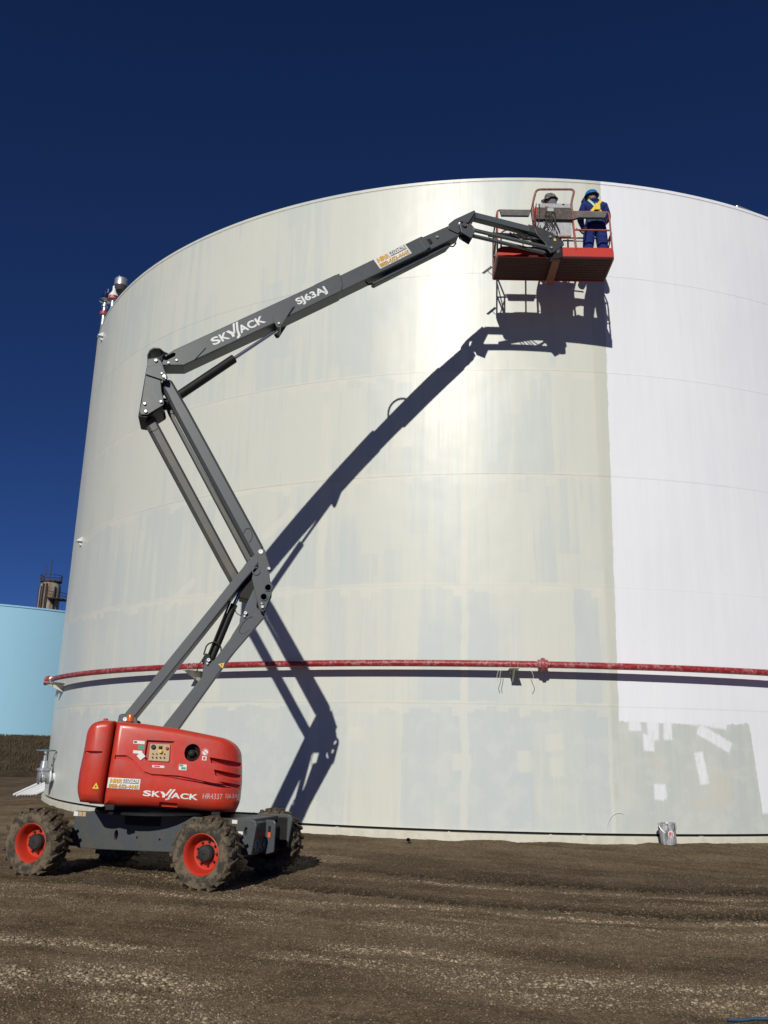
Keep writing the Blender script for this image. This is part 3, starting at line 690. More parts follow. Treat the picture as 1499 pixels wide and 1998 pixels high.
# --- wheels and chassis frame: c along, h above ground, d towards the camera
CO = Vector((-2.268, 12.316, GZ)); CK = .97; EC = Vector((.9425, -.3342, 0)); ED = Vector((-.3342, -.9425, 0))
def CF(c, h, d): return CO+(EC*c+ED*d+Vector((0, 0, h)))*CK
def wheel(c, d, out, name='wheel', ph=0.0):
    """out = +1 faces the camera side"""
    R_, Wd = .485, .19*CK
    o = CF(c, R_-.03, d); ax = ED*out
    mb = MB(); prof = [(.27, -Wd*.8), (.31, -Wd*.98), (.37, -Wd*1.0), (.43, -Wd*.94), (.455, -Wd*.75), (.46, 0), (.455, Wd*.75), (.43, Wd*.94), (.37, Wd*1.0), (.31, Wd*.98), (.27, Wd*.8)]
    mb.lathe([(r_*CK, h_) for r_, h_ in prof], o, ax, 44, cap=False)
    tyre = mb.build('wheel', M['sidewall'], lift, smooth=True, ang=40)
    # lugs
    e1 = EC.copy(); e2 = Vector((0, 0, 1)); mb = MB(); n = 20
    for i in range(n):
        for sgn in (1, -1):
            a0 = 2*math.pi*(i+(.5 if sgn < 0 else 0))/n+ph
            def P(rr, ang, yy): return o+(e1*math.cos(ang)+e2*math.sin(ang))*rr*CK+ax*yy*sgn
            j = random.uniform(-.006, .006); w0 = .055; sw = .16
            vs = []
            for rr, k_ in ((.44, 1.1), (.484+j, .9)):
                vs += [P(rr, a0-w0*k_, Wd*.96), P(rr, a0+w0*k_, Wd*.96), P(rr, a0+sw+w0*.8*k_, -.012), P(rr, a0+sw-w0*.8*k_, -.012)]
            vs += [P(.415, a0-w0*.8, Wd*1.0), P(.415, a0+w0*.8, Wd*1.0)]
            mb.add(vs, [(0, 1, 2, 3), (7, 6, 5, 4), (0, 1, 5, 4), (1, 2, 6, 5), (2, 3, 7, 6), (3, 0, 4, 7), (8, 9, 1, 0), (8, 0, 4), (9, 5, 1), (8, 4, 5, 9)])
    mb.build('tread', M['mud_tyre'], tyre, bevel=.008, seg=1)
    mb = MB(); mb.lathe([(r_*CK, h_) for r_, h_ in [(.295, Wd*.62), (.29, Wd*.80), (.268, Wd*.84), (.255, Wd*.78), (.235, Wd*.55), (.225, Wd*.2), (.21, -Wd*.1), (.165, -Wd*.15), (.14, -.02), (.01, -.02)]], o, ax, 40, cap=False)
    mb.build('rim', M['rimred'], tyre, smooth=True, ang=35)
    mb = MB(); mb.lathe([(.112, -.03), (.112, .05), (.09, .08), (.055, .09), (.01, .09)], o, ax, 24, cap=False)
    for k_ in range(9):
        a = k_*2*math.pi/9; pc = o+(e1*math.cos(a)+e2*math.sin(a))*.15+ax*(-.015); mb.lathe([(.014, 0), (.014, .03), (.006, .035)], pc, ax, 6)
    mb.build('hub', M['rubber'], tyre, smooth=True, ang=30)
TRK = 2.0
wheel(0, 0, 1, ph=.05); wheel(-2.86, 0, 1, ph=.2); wheel(0, -TRK, -1, ph=.1); wheel(-2.86, -TRK, -1)
for c in (0, -2.86):
    mb = MB(); mb.tube([CF(c, .455, .02), CF(c, .455, -TRK-.02)], .09, 14); mb.box((c-.2, .33, -1.25), (c+.2, .6, -.75), CF); mb.build('axle', M['black'], lift, bevel=.02)
side = [(-2.62, .875), (.42, .878), (.47, .86), (.49, .80), (.43, .405), (.30, .40), (-.84, .372), (-2.168, .344), (-2.5, .345), (-2.62, .42)]
mb = MB(); mb.prism(side, -.53, -.48, CF); ch = mb.build('chassis', M['chassis'], lift, bevel=.012)
cut = []
for c, h, w_, hh in ((-1.84, .565, .035, .075), (.33, .72, .03, .06)):
    mb = MB(); mb.prism([(c+w_*math.cos(a), h+hh*math.sin(a)) for a in np.linspace(0, 2*math.pi, 12, endpoint=False)], -.6, -.4, CF); cut.append(mb.build('cut', None))
for c, h in ((-1.47, .545), (-1.08, .535)):
    mb = MB(); mb.prism([(c+.018*math.cos(a), h+.018*math.sin(a)) for a in np.linspace(0, 2*math.pi, 10, endpoint=False)], -.6, -.4, CF); cut.append(mb.build('cut', None))
for cc_ in cut: cc_.data.transform(Matrix.Translation(-Vector((O.x, O.y, GZ)))); cc_.parent = lift
bpy.context.view_layer.update(); bake(ch, cut)
mb = MB(); mb.prism(side, -1.72, -1.67, CF); mb.build('side_frame', M['chassis'], lift, bevel=.012)
mb = MB(); mb.box((-2.5, .36, -1.67), (.25, .40, -.53), CF); mb.box((-2.55, .80, -1.67), (.25, .855, -.53), CF)
mb.build('deck', M['chassis'], lift)
mb = MB(); mb.box((.25, .40, -1.0), (.38, .82, -.535), CF); ep = mb.build('front_plate', M['darkgrey'], lift, bevel=.01)
FE = lambda x, y, z: CF(.382+z, y, -.55-x)
mb = MB(); put_text(mb, '4X4', .06, .44, .42, .15, FE, .004, .03); mb.build('lettering', paint('grey_lettering', (.16, .17, .18), .5), ep)
mb = MB(); put_text(mb, 'XXL', .08, .70, .36, .07, FE, .004, .0) if False else mb.box((.06, .70, 0), (.46, .705, .003), FE); mb.build('trim_line', M['chassis'], ep)
mb = MB(); mb.prism([(.30, .40), (.39, .36), (.52, .40), (.53, .80), (.50, .84), (.36, .84)], -1.05, -1.01, CF); fb = mb.build('front_bracket', M['grey'], lift, bevel=.012)
mb = MB(); mb.box((.42, .60, -1.008), (.46, .67, -1.0), CF); mb.build('reflector', paint('orange_reflector', (.8, .12, .03), .2), fb)
mb = MB(); mb.box((.42, .68, -1.008), (.46, .76, -1.002), CF); mb.build('slot_plate', M['black'], fb)
mb = MB(); mb.prism([(.18, .40), (.30, .38), (.42, .40), (.42, .84), (.20, .84)], -1.7, -1.66, CF); mb.box((.05, .35, -1.68), (.3, .7, -1.1), CF); mb.build('drive_housing', M['black'], lift, bevel=.02)
for (c0, h0, c1, h1), mt in (((-2.64, .80, -2.56, .865), 'white'), ((-2.55, .80, -2.49, .865), 'cream'), ((-2.48, .80, -2.42, .865), 'cream'), ((.10, .815, .185, .865), 'white'), ((.21, .675, .285, .715), 'white')):
    mb = MB(); mb.box((c0, h0, -.479), (c1, h1, -.476), CF); mb.build('decal', M[mt], ch)
# turntable
mb = MB(); tc_ = BF(0, 0, 0); tc_.z = 0
mb.lathe([(.60, .40), (.60, .505), (.60, .56), (.985, .565), (.985, .60), (.80, .605), (.80, .70)], tc_, (0, 0, 1), 40); mb.build('turntable', M['black'], lift, smooth=True, ang=30)
mb = MB(); mb.box((-.98, .63, -.93), (.95, .66, .93), BF); mb.build('turret_floor', M['black'], lift)
for s_, t_ in ((-.67, .59), (.81, .50)):
    mb = MB(); mb.box((s_-.07, t_-.05, .98), (s_+.06, t_+.03, 1.06), BF); mb.build('latch', M['black'], lift, bevel=.01)
# --- hood
def hinset(s_, t_):
    h_ = t_-(.60-.042*(s_+.7))
    v = .07*min(1, max(0, (.15-h_)/.15))
    if s_ > .78: v += .24*min(1, (s_-.78)/.38)**2
    if s_ < -.96: v += .16*min(1, (-.96-s_)/.21)**2
    return v
def BFH(s_, t_, w_): return BF(s_, t_, w_-math.copysign(hinset(s_, t_), w_)*min(1, abs(w_)/.8))
def shape_hood(o):
    bm = bmesh.new(); bm.from_mesh(o.data); r0 = Vector((O.x, O.y, GZ))-O
    def cutp(pt, nrm): bmesh.ops.bisect_plane(bm, geom=bm.verts[:]+bm.edges[:]+bm.faces[:], dist=1e-5, plane_co=BF(*pt, 0)-Vector((O.x, O.y, GZ)), plane_no=nrm)
    for s_ in (.78, .86, .93, 1.0, 1.06, 1.11, -.96, -1.02, -1.07, -1.12): cutp((s_, 1), ES)
    for h_ in (.15, .075): cutp((0, .60-.042*.7+h_), (ET+ES*.042))
    for v in bm.verts:
        p = v.co+r0; s_, t_, w_ = BFinv(p)
        v.co = BFH(s_, t_, w_)-Vector((O.x, O.y, GZ))
    bm.normal_update(); bm.to_mesh(o.data); bm.free()
hood_tail = [(-0.732, 1.777), (-0.907, 1.785), (-1.05, 1.735), (-1.12, 1.637), (-1.140, 1.338), (-1.174, 1.061), (-1.181, 0.821), (-1.118, 0.653), (-0.800, 0.622)]
hood = [(-0.705, 1.772), (-0.324, 1.746), (-0.070, 1.716), (0.186, 1.686), (0.556, 1.623), (0.911, 1.558), (1.045, 1.488), (1.126, 1.381), (1.150, 1.15), (1.161, 0.953), (1.150, 0.672), (1.087, 0.528), (0.726, 0.539), (0.278, 0.570), (-0.251, 0.592), (-0.598, 0.598), (-0.772, 0.613)]
def soft_prism(poly, wa, wb, rad, n=5):
    """extrusion whose rims curl over with the given radius (inset along the polygon normals)"""
    P = [Vector(p_) for p_ in poly]; m = len(P); area = sum(P[i].x*P[(i+1) % m].y-P[(i+1) % m].x*P[i].y for i in range(m)); sg = 1 if area > 0 else -1
    nrm = []
    for i in range(m):
        a = (P[i]-P[i-1]).normalized(); b = (P[(i+1) % m]-P[i]).normalized(); t = (a+b).normalized()
        nn_ = Vector((-t.y, t.x))*sg; nrm.append(nn_/max(.45, nn_.dot(Vector((-a.y, a.x))*sg)))
    rows = [(math.sin(i/n*math.pi/2), 1-math.cos(i/n*math.pi/2)) for i in range(n+1)]
    mb = MB(); loops = []
    for s_, c in [(1, 1)][:0]: pass
    seq = [(wb-rad*(1-math.sin(x_)), rad*(1-math.cos(x_))) for x_ in np.linspace(math.pi/2, 0, n+1)]
    seq += [(wa+rad*(1-math.sin(x_)), rad*(1-math.cos(x_))) for x_ in np.linspace(0, math.pi/2, n+1)]
    vs = []
    for ww, ins in seq:
        for i in range(m): q_ = P[i]+nrm[i]*ins; vs.append(BF(q_.x, q_.y, ww))
    fs = [tuple(range(m)), tuple(range(len(vs)-1, len(vs)-m-1, -1))]
    for r_ in range(len(seq)-1): fs += [(r_*m+i, r_*m+(i+1) % m, (r_+1)*m+(i+1) % m, (r_+1)*m+i) for i in range(m)]
    return mb.add(vs, fs)
def fillet(poly, idx, r, n=4):
    out = []
    m = len(poly)
    for i, p_ in enumerate(poly):
        if i not in idx: out.append(p_); continue
        p_ = Vector(p_); a = Vector(poly[i-1]); b = Vector(poly[(i+1) % m]); ra = min(r, (a-p_).length*.48, (b-p_).length*.48)
        p0 = p_+(a-p_).normalized()*ra; p1 = p_+(b-p_).normalized()*ra
        for k_ in range(n+1): t = k_/n; q_ = (1-t)**2*p0+2*t*(1-t)*p_+t*t*p1; out.append((q_.x, q_.y))
    return out
hood = fillet(hood, {5, 6, 7, 10}, .12); hood_tail = fillet(hood_tail, {1, 2, 3, 6}, .12)
tail = soft_prism(hood_tail, -1.1, 1.1, .10).build('tail_cover', M['red'], lift, smooth=True, ang=40)
cov = soft_prism(hood, -1.1, 1.1, .10).build('hood', M['red'], lift, smooth=True, ang=40)
shape_hood(tail); shape_hood(cov)
L0 = -Vector((O.x, O.y, GZ))
def cutter(mb, par=lift):
    o = mb.build('cut', None); o.data.transform(Matrix.Translation(L0)); o.parent = par; return o
cut = []
for pl_ in ([(.664, 1.285), (1.25, 1.205), (1.25, 1.120), (.69, 1.205)], [(.735, 1.115), (1.25, 1.03), (1.25, .945), (.765, 1.030)], [(.80, .952), (1.25, .895), (1.25, .83), (.98, .885)]):
    cut.append(cutter(MB().prism(pl_, .70 if pl_[0][0] > .6 else .99, 1.2, lambda a, b, c: BF(a, b, c if c > 1 else (1.03 if a < .9 else .80)))))
circ = [(.41+.115*math.cos(a), 1.345+.125*math.sin(a)) for a in np.linspace(0, 2*math.pi, 24, endpoint=False)]
cut.append(cutter(MB().prism(circ, .9, 1.2, BFH)))
cut.append(cutter(MB().prism([(-.25, 1.51), (.15, 1.50), (.105, 1.455), (.15, 1.19), (-.22, 1.205), (-.265, 1.27)], 1.05, 1.2, BF)))
cut.append(cutter(MB().prism([(.0, .662), (.255, .645), (.255, .587), (.0, .60)], 1.03, 1.3, BFH)))
sw = [(-0.675, 1.29), (-0.52, 1.292), (-0.42, 1.235), (-0.25, 1.075), (-0.145, 1.040), (0.242, 1.022), (0.753, 0.925), (1.2, 0.902)]
gv = sw+[(a, b-.055) for a, b in sw[::-1]]
cut.append(cutter(MB().prism(gv, 1.06, 1.3, BFH)))
bpy.context.view_layer.update(); bake(cov, cut)
cov.data.materials.clear(); cov.data.materials.append(M['red'])
cut = [cutter(MB().prism([(-1.10, 1.345), (-.85, 1.34), (-.85, 1.305), (-1.10, 1.31)], 1.06, 1.3, BFH))]
bpy.context.view_layer.update(); bake(tail, cut, 'FAST'); tail.data.materials.clear(); tail.data.materials.append(M['red'])
for o_ in (cov, tail):
    o_.data.polygons.foreach_set('use_smooth', [True]*len(o_.data.polygons)); o_.data.set_sharp_from_angle(angle=math.radians(28))
# slats behind the louvres, horn in the round opening
for a, b, c in ((.70, 1.245, 1.16), (.77, 1.07, .985), (.95, .91, .87)):
    mb = MB(); mb.prism([(a, b), (1.09, c+.01), (1.09, c-.05), (a, b-.05)], .955, .965, BFH); mb.build('louvre', M['black'], cov)
mb = MB(); mb.lathe([(.112, .0), (.112, .09), (.075, .10), (.07, .05), (.02, .05)], BF(.41, 1.345, .905), NW, 24); mb.build('horn', M['black'], cov, smooth=True, ang=30)
mb = MB(); mb.lathe([(.05, 0), (.055, .05), (.03, .09), (.005, .10)], BF(.40, 1.34, .96), NW, 18); mb.build('horn_plug', M['rubber'], cov, smooth=True, ang=60)
pn = plate('control_panel', [(-.20, 1.463), (.085, 1.455), (.09, 1.225), (.075, 1.21), (-.205, 1.222)], 1.052, 1.075, M['cream'], cov, .008)
for s_, t_, r_, mt in ((-.15, 1.415, .033, 'ink'), (.045, 1.40, .022, 'rimred'), (-.05, 1.41, .016, 'ink'), (-.04, 1.35, .028, 'yellow')) + tuple((-.15+.055*k_, 1.27, .010, 'ink') for k_ in range(4)) + tuple((-.15+.055*k_, 1.32, .008, 'ink') for k_ in (0, 1, 3)):
    mb = MB(); mb.lathe([(r_, 0), (r_, .02), (r_*.7, .03), (.001, .03)], BF(s_, t_, 1.074), NW, 12); mb.build('button', M[mt], pn, smooth=True, ang=30)
mb = MB(); mb.box((-.055, 1.33, 1.075), (-.025, 1.375, 1.115), BF); mb.build('key_switch', M['yellow'], pn, bevel=.004)
mb = MB(); mb.box((-.075, 1.385, 1.075), (-.02, 1.43, 1.078), BF); mb.build('print', M['ink'], pn)
WH = 1.1015
def decal(parent, poly, mat, w_=WH, name='decal', th=.003):
    return MB().prism(poly, w_-.001, w_+th, BFH if w_ > 1.05 else BF).build(name, mat, parent)
def rect(s0, t0, s1, t1, sk=-.045): return [(s0, t0), (s1, t0+sk*(s1-s0)), (s1, t1+sk*(s1-s0)), (s0, t1)]
d = decal(cov, rect(-.435, 1.455, -.275, 1.50), M['white']); decal(d, rect(-.425, 1.465, -.385, 1.49), M['ink'], WH+.003, 'print', .001)
decal(cov, rect(-.36, 1.375, -.275, 1.44), M['green']); decal(cov, rect(-.425, 1.32, -.30, 1.362), M['white'])
decal(cov, [(-.37, 1.285), (-.31, 1.345), (-.245, 1.28), (-.31, 1.225)], M['white'], WH+.012, 'tag')
d = decal(cov, rect(-.14, 1.13, .03, 1.162), M['white']); decal(d, rect(-.115, 1.137, -.03, 1.155), M['redink'], WH+.003, 'print', .001)
d = decal(cov, rect(.235, 1.10, .345, 1.18), M['white']); decal(d, rect(.24, 1.15, .295, 1.176), M['green'], WH+.003, 'print', .001); decal(d, rect(.27, 1.11, .335, 1.14), M['green'], WH+.003, 'print', .001)
d = decal(cov, [(.594+.052*math.cos(a), 1.353+.052*math.sin(a)) for a in np.linspace(0, 6.283, 20, endpoint=False)], M['white'])
mb = MB(); mb.tube([BF(.594+.044*math.cos(a), 1.353+.044*math.sin(a), WH+.003) for a in np.linspace(0, 6.283, 24, endpoint=False)], .005, 6, closed=True); mb.tube([BF(.563, 1.384, WH+.003), BF(.625, 1.322, WH+.003)], .005, 6); mb.build('print', M['redink'], d)
d = decal(cov, rect(.555, 1.24, .62, 1.298), M['white']); decal(d, rect(.57, 1.25, .605, 1.285), M['redink'], WH+.003, 'print', .001)
d = decal(tail, [(-.935, .83), (-.845, .826), (-.888, .91)], M['yellow']); decal(d, [(-.905, .845), (-.875, .843), (-.889, .88)], M['ink'], WH+.003, 'print', .001)
def TF(s0, t0, ang, w_):
    c, s_ = math.cos(ang), math.sin(ang); fr = BFH if w_ > 1.05 else BF; return lambda x, y, z: fr(s0+x*c-y*s_, t0+x*s_+y*c, w_+z)
# rental sticker: HRR RENTALS 888-652-4445
def rental(parent, F, W, H):
    st = MB().box((0, 0, -.002), (W, H, .002), F).build('rental_sticker', M['white'], parent)
    mb = MB(); put_text(mb, 'HRR', W*.05, H*.52, W*.38, H*.40, lambda x, y, z: F(x+.006, y-.005, z+.0025), .0006, .05, .15); put_text(mb, '888-652-4445', W*.03, H*.06, W*.92, H*.37, lambda x, y, z: F(x+.006, y-.005, z+.0025), .0006, .045, .1)
    put_text(mb, 'RENTALS', W*.47, H*.66, W*.49, H*.26, lambda x, y, z: F(x, y, z+.0025), .001, .012, .15)
    mb.box((W*.46, H*.53, .0025), (W*.96, H*.60, .0035), F); mb.build('print', M['ink'], st)
    mb = MB(); put_text(mb, 'HRR', W*.05, H*.52, W*.38, H*.40, lambda x, y, z: F(x, y, z+.0036), .001, .05, .15); put_text(mb, '888-652-4445', W*.03, H*.06, W*.92, H*.37, lambda x, y, z: F(x, y, z+.0036), .001, .02, .1)
    mb.build('gold_print', M['gold'], st)
rental(cov, TF(-.735, .842, -.044, WH), .445, .142)
mb = MB(); wordmark(mb, 0, 0, .775, .078, TF(-.235, .738, -.066, WH)); mb.build('lettering', M['offwhite'], cov)
mb = MB(); put_text(mb, 'HR4337', 0, 0, .28, .075, TF(.605, .706, -.02, WH), .003, .0); mb.build('stencil_lettering', M['faded'], cov); mb = MB(); put_text(mb, 'SJ63AJ', 0, 0, .19, .08, TF(.925, .704, -.03, WH), .003, .0); mb.build('stencil_lettering', M['faded'], cov)
mb = MB(); mb.lathe([(.02, 0), (.035, .02), (.035, .05), (.01, .06)], BF(-.90, 1.775, .75), ET, 10); mb.build('cap', M['red'], tail, smooth=True)
# beacon
mb = MB(); mb.lathe([(.055, 0), (.055, .04)], BF(-.552, 1.755, .72), ET, 16); bc_ = mb.build('beacon', M['black'], lift, smooth=True, ang=30)
mb = MB(); mb.lathe([(.05, .04), (.05, .12), (.042, .145), (.005, .15)], BF(-.552, 1.755, .72), ET, 16); mb.build('lens', M['amber'], bc_, smooth=True, ang=40)
plate('link_mount', [(-.80, 1.6), (-.775, 1.93), (-.74, 1.955), (-.70, 1.955), (-.50, 1.90), (-.45, 1.70), (-.5, 1.6)], .26, .30, M['grey'])
plate('link_mount', [(-.80, 1.6), (-.775, 1.93), (-.74, 1.955), (-.70, 1.955), (-.50, 1.90), (-.45, 1.70), (-.5, 1.6)], -.30, -.26, M['grey'])
pin(lift, -.674, 1.87, .30, .04)
plate('boom_mount', [(-.5, 1.3), (-.45, 1.72), (.2, 1.68), (.3, 1.3)], -.24, -.2, M['grey'])
# --- tower links
tower_link = [(-0.811, 1.816), (-0.698, 1.968), (0.525, 3.760), (0.790, 4.158), (1.053, 4.526), (1.158, 4.661), (1.206, 4.734), (1.262, 4.758), (1.318, 4.714), (1.314, 4.660), (1.154, 4.381), (0.983, 4.150), (0.731, 3.771), (0.176, 2.952), (-0.530, 1.940), (-0.671, 1.726)]
plate('tower_link', tower_link, -.16, .22, M['grey'], bevel=.018)
tower_boom = [(-0.239, 1.595), (-0.116, 1.793), (0.430, 2.588), (0.439, 2.745), (0.468, 2.881), (0.514, 2.908), (0.579, 2.850), (0.603, 2.863), (0.842, 3.231), (0.869, 3.291), (0.977, 3.493), (0.981, 3.562), (1.035, 3.703), (1.067, 3.809), (1.176, 4.087), (1.256, 4.091), (1.248, 3.775), (1.385, 3.668), (1.377, 3.598), (0.863, 2.922), (0.138, 1.768), (0.034, 1.601)]
tb = plate('tower_boom', tower_boom, .02, .115, M['grey'], bevel=.014)
plate('tower_boom_web', [(-0.239, 1.595), (-0.116, 1.793), (0.842, 3.2), (1.03, 3.6), (1.3, 3.6), (0.85, 2.925), (0.034, 1.62)], -.18, .03, M['grey'])
decal(tb, [(.675, 2.80), (.775, 2.825), (.75, 2.735)], M['yellow'], .116, 'decal'); decal(tb, [(.71, 2.795), (.745, 2.80), (.736, 2.77)], M['ink'], .1195, 'print', .001)
pin(tb, 1.063, 3.656, .115, .035, .05); pin(tb, 1.05, 3.60, .115, .02, .04); pin(tb, .517, 2.856, .115, .035, .05); pin(tb, .50, 2.80, .115, .02, .04)
mb = MB(); mb.tube([BF(1.10+.17*math.cos(a)*.60-.075*math.sin(a)*.80, 3.46+.17*math.cos(a)*.80+.075*math.sin(a)*.60, .117) for a in np.linspace(.2, 4.6, 20)], .007, 6); mb.build('weld_bead', M['grey'], tb, smooth=True)
# tower cylinder
rod('tower_cylinder_rod', (1.014, 4.207), (.86, 3.80), .032, M['chrome'], w_=-.02)
cyl = rod('tower_cylinder', (.868, 3.825), (.545, 2.87), .058, M['black'], w_=-.02)
rod('feed_pipe', (.80, 3.86), (.50, 2.93), .016, M['black'], cyl, w_=.06); rod('feed_pipe', (.755, 3.66), (.47, 2.80), .022, M['black'], cyl, w_=.03)
plate('valve_block', [(.40, 2.86), (.46, 2.98), (.54, 2.95), (.55, 2.83), (.46, 2.78)], -.05, .08, M['black'], cyl, .01)
mb = MB(); mb.tube(rounded([BF(.43, 2.95, .06), BF(.47, 3.12, .1), BF(.60, 3.17, .1), BF(.70, 3.10, .08), BF(.71, 2.98, .02)], .08), .012, 8); mb.tube(rounded([BF(.95, 3.93, .06), BF(.88, 3.80, .1), BF(.90, 3.66, .1), BF(1.0, 3.62, .06)], .08), .007, 6)
mb.tube(rounded([BF(.44, 2.90, .06), BF(.36, 2.78, .09), BF(.34, 2.66, .06)], .05), .009, 6); mb.build('hose', M['rubber'], cyl, smooth=True)
# elbow
elbow = [(1.318, 4.748), (1.350, 4.641), (1.416, 4.462), (1.446, 4.389), (1.417, 4.340), (1.440, 4.197), (1.496, 4.116), (1.494, 4.042), (1.419, 3.817), (1.379, 3.696), (1.335, 3.667), (1.282, 3.706), (1.257, 3.788), (1.131, 4.222), (1.146, 4.307), (1.232, 4.419), (1.200, 4.632)]
for w0, w1 in ((.215, .245), (-.26, -.22)):
    ep_ = plate('elbow_plate', elbow, w0, w1, M['grey'], bevel=.008); cut = []
    for s_, t_ in ((1.409, 4.082), (1.346, 3.921)):
        cut.append(cutter(MB().prism([(s_+.05*math.cos(a), t_+.05*math.sin(a)) for a in np.linspace(0, 6.283, 16, endpoint=False)], w0-.1, w1+.1, BF)))
    bpy.context.view_layer.update(); bake(ep_, cut)
    ep_.data.materials.clear(); ep_.data.materials.append(M['grey'])
    for s_, t_ in ((1.409, 4.082), (1.346, 3.921), (1.195, 4.350)):
        mb = MB(); mb.lathe([(.052, -.07), (.052, .02), (.066, .02), (.066, 0)], BF(s_, t_, w1-.003), NW, 20, cap=False); mb.build('boss', M['grey'], ep_, smooth=True, ang=30)
    if w0 > 0:
        for s_, t_, r_ in ((1.402, 4.403, .03), (1.33, 3.746, .03), (1.315, 3.80, .018)): pin(ep_, s_, t_, w1, r_, .045)
plate('elbow_block', [(0.986, 4.167), (1.158, 4.45), (1.39, 4.40), (1.46, 4.10), (1.36, 3.80), (1.204, 3.90), (1.115, 3.889), (0.940, 3.922)], -.2, .1, M['black'])  # link end and pivot box, widened in black so the plate holes look dark
pin(lift, 1.254, 4.696, .22, .05, .035)
# upper riser pair
riser = [(-0.669, 7.704), (-0.550, 7.797), (-0.469, 7.747), (-0.350, 7.556), (-0.133, 7.210), (1.170, 5.024), (1.297, 4.803), (1.334, 4.598), (1.156, 4.542), (1.106, 4.642), (-0.375, 7.136), (-0.559, 7.470), (-0.636, 7.600)]
ur = plate('upper_riser', riser, -.04, .2, M['grey'], bevel=.045, seg=1)
plate('riser_rail', [(-0.642, 7.519), (-0.516, 7.502), (-0.382, 7.147), (1.096, 4.693), (1.078, 4.565), (1.051, 4.582), (-0.517, 7.253)], -.20, -.045, M['grey_dirty'])
mb = MB(); mb.tube(rounded([BF(1.02+.075*math.cos(a), 4.98+.13*math.sin(a), .202) for a in np.linspace(-1.2, 2.9, 12)], .01), .007, 6); mb.build('weld_bead', M['grey'], ur, smooth=True)
mb = MB(); mb.tube([BF(-.58+.10*math.cos(a), 7.40+.10*math.sin(a)*.7, .202) for a in np.linspace(3.6, 6.0, 10)], .006, 6); mb.build('weld_bead', M['grey'], ur, smooth=True)
fl = plate('far_link', [(-0.943, 7.114), (-0.864, 6.927), (-0.772, 6.771), (0.589, 4.501), (0.789, 4.180), (0.920, 4.134), (0.981, 4.244), (0.903, 4.359), (0.811, 4.501), (-0.639, 6.929), (-0.744, 7.134)], -.14, .12, M['grey_dirty'], bevel=.04, seg=1)
mb = MB(); mb.tube([BF(-.745+.10*math.cos(a), 6.86+.08*math.sin(a), .122) for a in np.linspace(3.5, 6.1, 10)], .006, 6); mb.build('weld_bead', M['grey_dirty'], fl, smooth=True)
# knuckle
kn = [(-0.912, 8.066), (-0.752, 8.114), (-0.681, 8.049), (-0.635, 7.958), (-0.587, 7.834), (-0.615, 7.724), (-0.655, 7.656), (-0.618, 7.448), (-0.562, 7.255), (-0.568, 7.210), (-0.818, 7.000), (-0.927, 6.990), (-0.961, 7.058), (-0.940, 7.226), (-0.920, 7.797)]
k1 = plate('knuckle_plate', kn, .265, .30, M['grey'], bevel=.008); plate('knuckle_plate', kn, -.30, -.265, M['grey'], bevel=.008)
plate('knuckle_web', [(-0.925, 7.9), (-.88, 7.9), (-.90, 7.06), (-.62, 7.24), (-.59, 7.19), (-.84, 6.95), (-.975, 6.96)], -.265, .265, M['black'], bevel=.01)
plate('knuckle_core', [(-.88, 7.95), (-.72, 7.95), (-.64, 7.6), (-.60, 7.30), (-.85, 7.12)], -.22, .10, M['black'], bevel=.01)
plate('knuckle_guard', [(-0.924, 7.760), (-0.908, 7.890), (-0.700, 7.967), (-0.646, 7.936), (-0.540, 7.739), (-0.544, 7.675), (-0.580, 7.658), (-0.913, 7.743)], .30, .335, M['grey'], bevel=.008)
mb = MB(); arc = [(-.93, 8.06), (-.945, 8.20), (-.915, 8.30), (-.85, 8.355), (-.74, 8.36), (-.66, 8.30), (-.60, 8.28)]
mb.prism(arc+[(a+.012, b-.02) for a, b in arc[::-1]], -.28, .2, BF); mb.build('knuckle_cover', M['darkgrey'], lift)
for s_, t_, r_ in ((-.769, 8.039, .03), (-.881, 7.191, .026), (-.851, 7.049, .03), (-.613, 7.258, .026)): pin(k1, s_, t_, .30, r_, .035)
for s_, t_, r_ in ((-.599, 7.727, .034), (-.643, 7.778, .018), (-.57, 7.69, .014)): pin(k1, s_, t_, .335, r_, .04)
mb = MB()
for k_ in range(4): mb.tube(rounded([BF(-.80+.03*k_, 8.12, .1+.04*k_), BF(-.76+.03*k_, 8.22, .12+.03*k_), BF(-.60, 8.24+.015*k_, .08), BF(-.40, 8.30, .0+.03*k_)], .06), .016, 7)
mb.build('hose_bundle', M['rubber'], lift, smooth=True)
# --- main boom
base = [(-0.664, 8.040), (-0.737, 8.164), (-0.684, 8.262), (-0.595, 8.272), (-0.508, 8.362), (1.865, 9.969), (2.450, 10.374), (2.492, 10.30), (2.53, 10.10), (2.50, 9.98), (2.438, 9.938), (1.269, 9.135), (-0.116, 8.204), (-0.298, 8.081)]
mbm = plate('main_boom', base, -.17, .17, M['grey'], bevel=.015)
cut = [cutter(MB().prism([(-.555+.10*a-.02*b, 8.225+.075*a+.035*b) for a, b in ((-.7, -1), (.7, -1), (1, 0), (.7, 1), (-.7, 1), (-1, 0))], .08, .3, BF))]
bpy.context.view_layer.update(); bake(mbm, cut); mbm.data.materials.clear(); mbm.data.materials.append(M['grey'])
md = plate('mid_boom', [(1.849, 9.931), (2.464, 10.333), (4.098, 11.479), (4.267, 11.273), (4.22, 11.18), (4.119, 11.110), (2.246, 9.816), (1.863, 9.565)], -.15, .155, M['grey'], bevel=.012)
plate('top_rail', [(2.0, 10.0), (2.42, 10.33), (2.40, 10.37), (1.98, 10.08)], -.13, .13, M['grey'])
fl_ = plate('fly_boom', [(3.855, 11.301), (4.127, 11.487), (4.678, 11.846), (4.903, 11.710), (4.880, 11.628), (4.256, 11.193), (3.856, 10.943)], -.12, .12, M['grey'], bevel=.012)
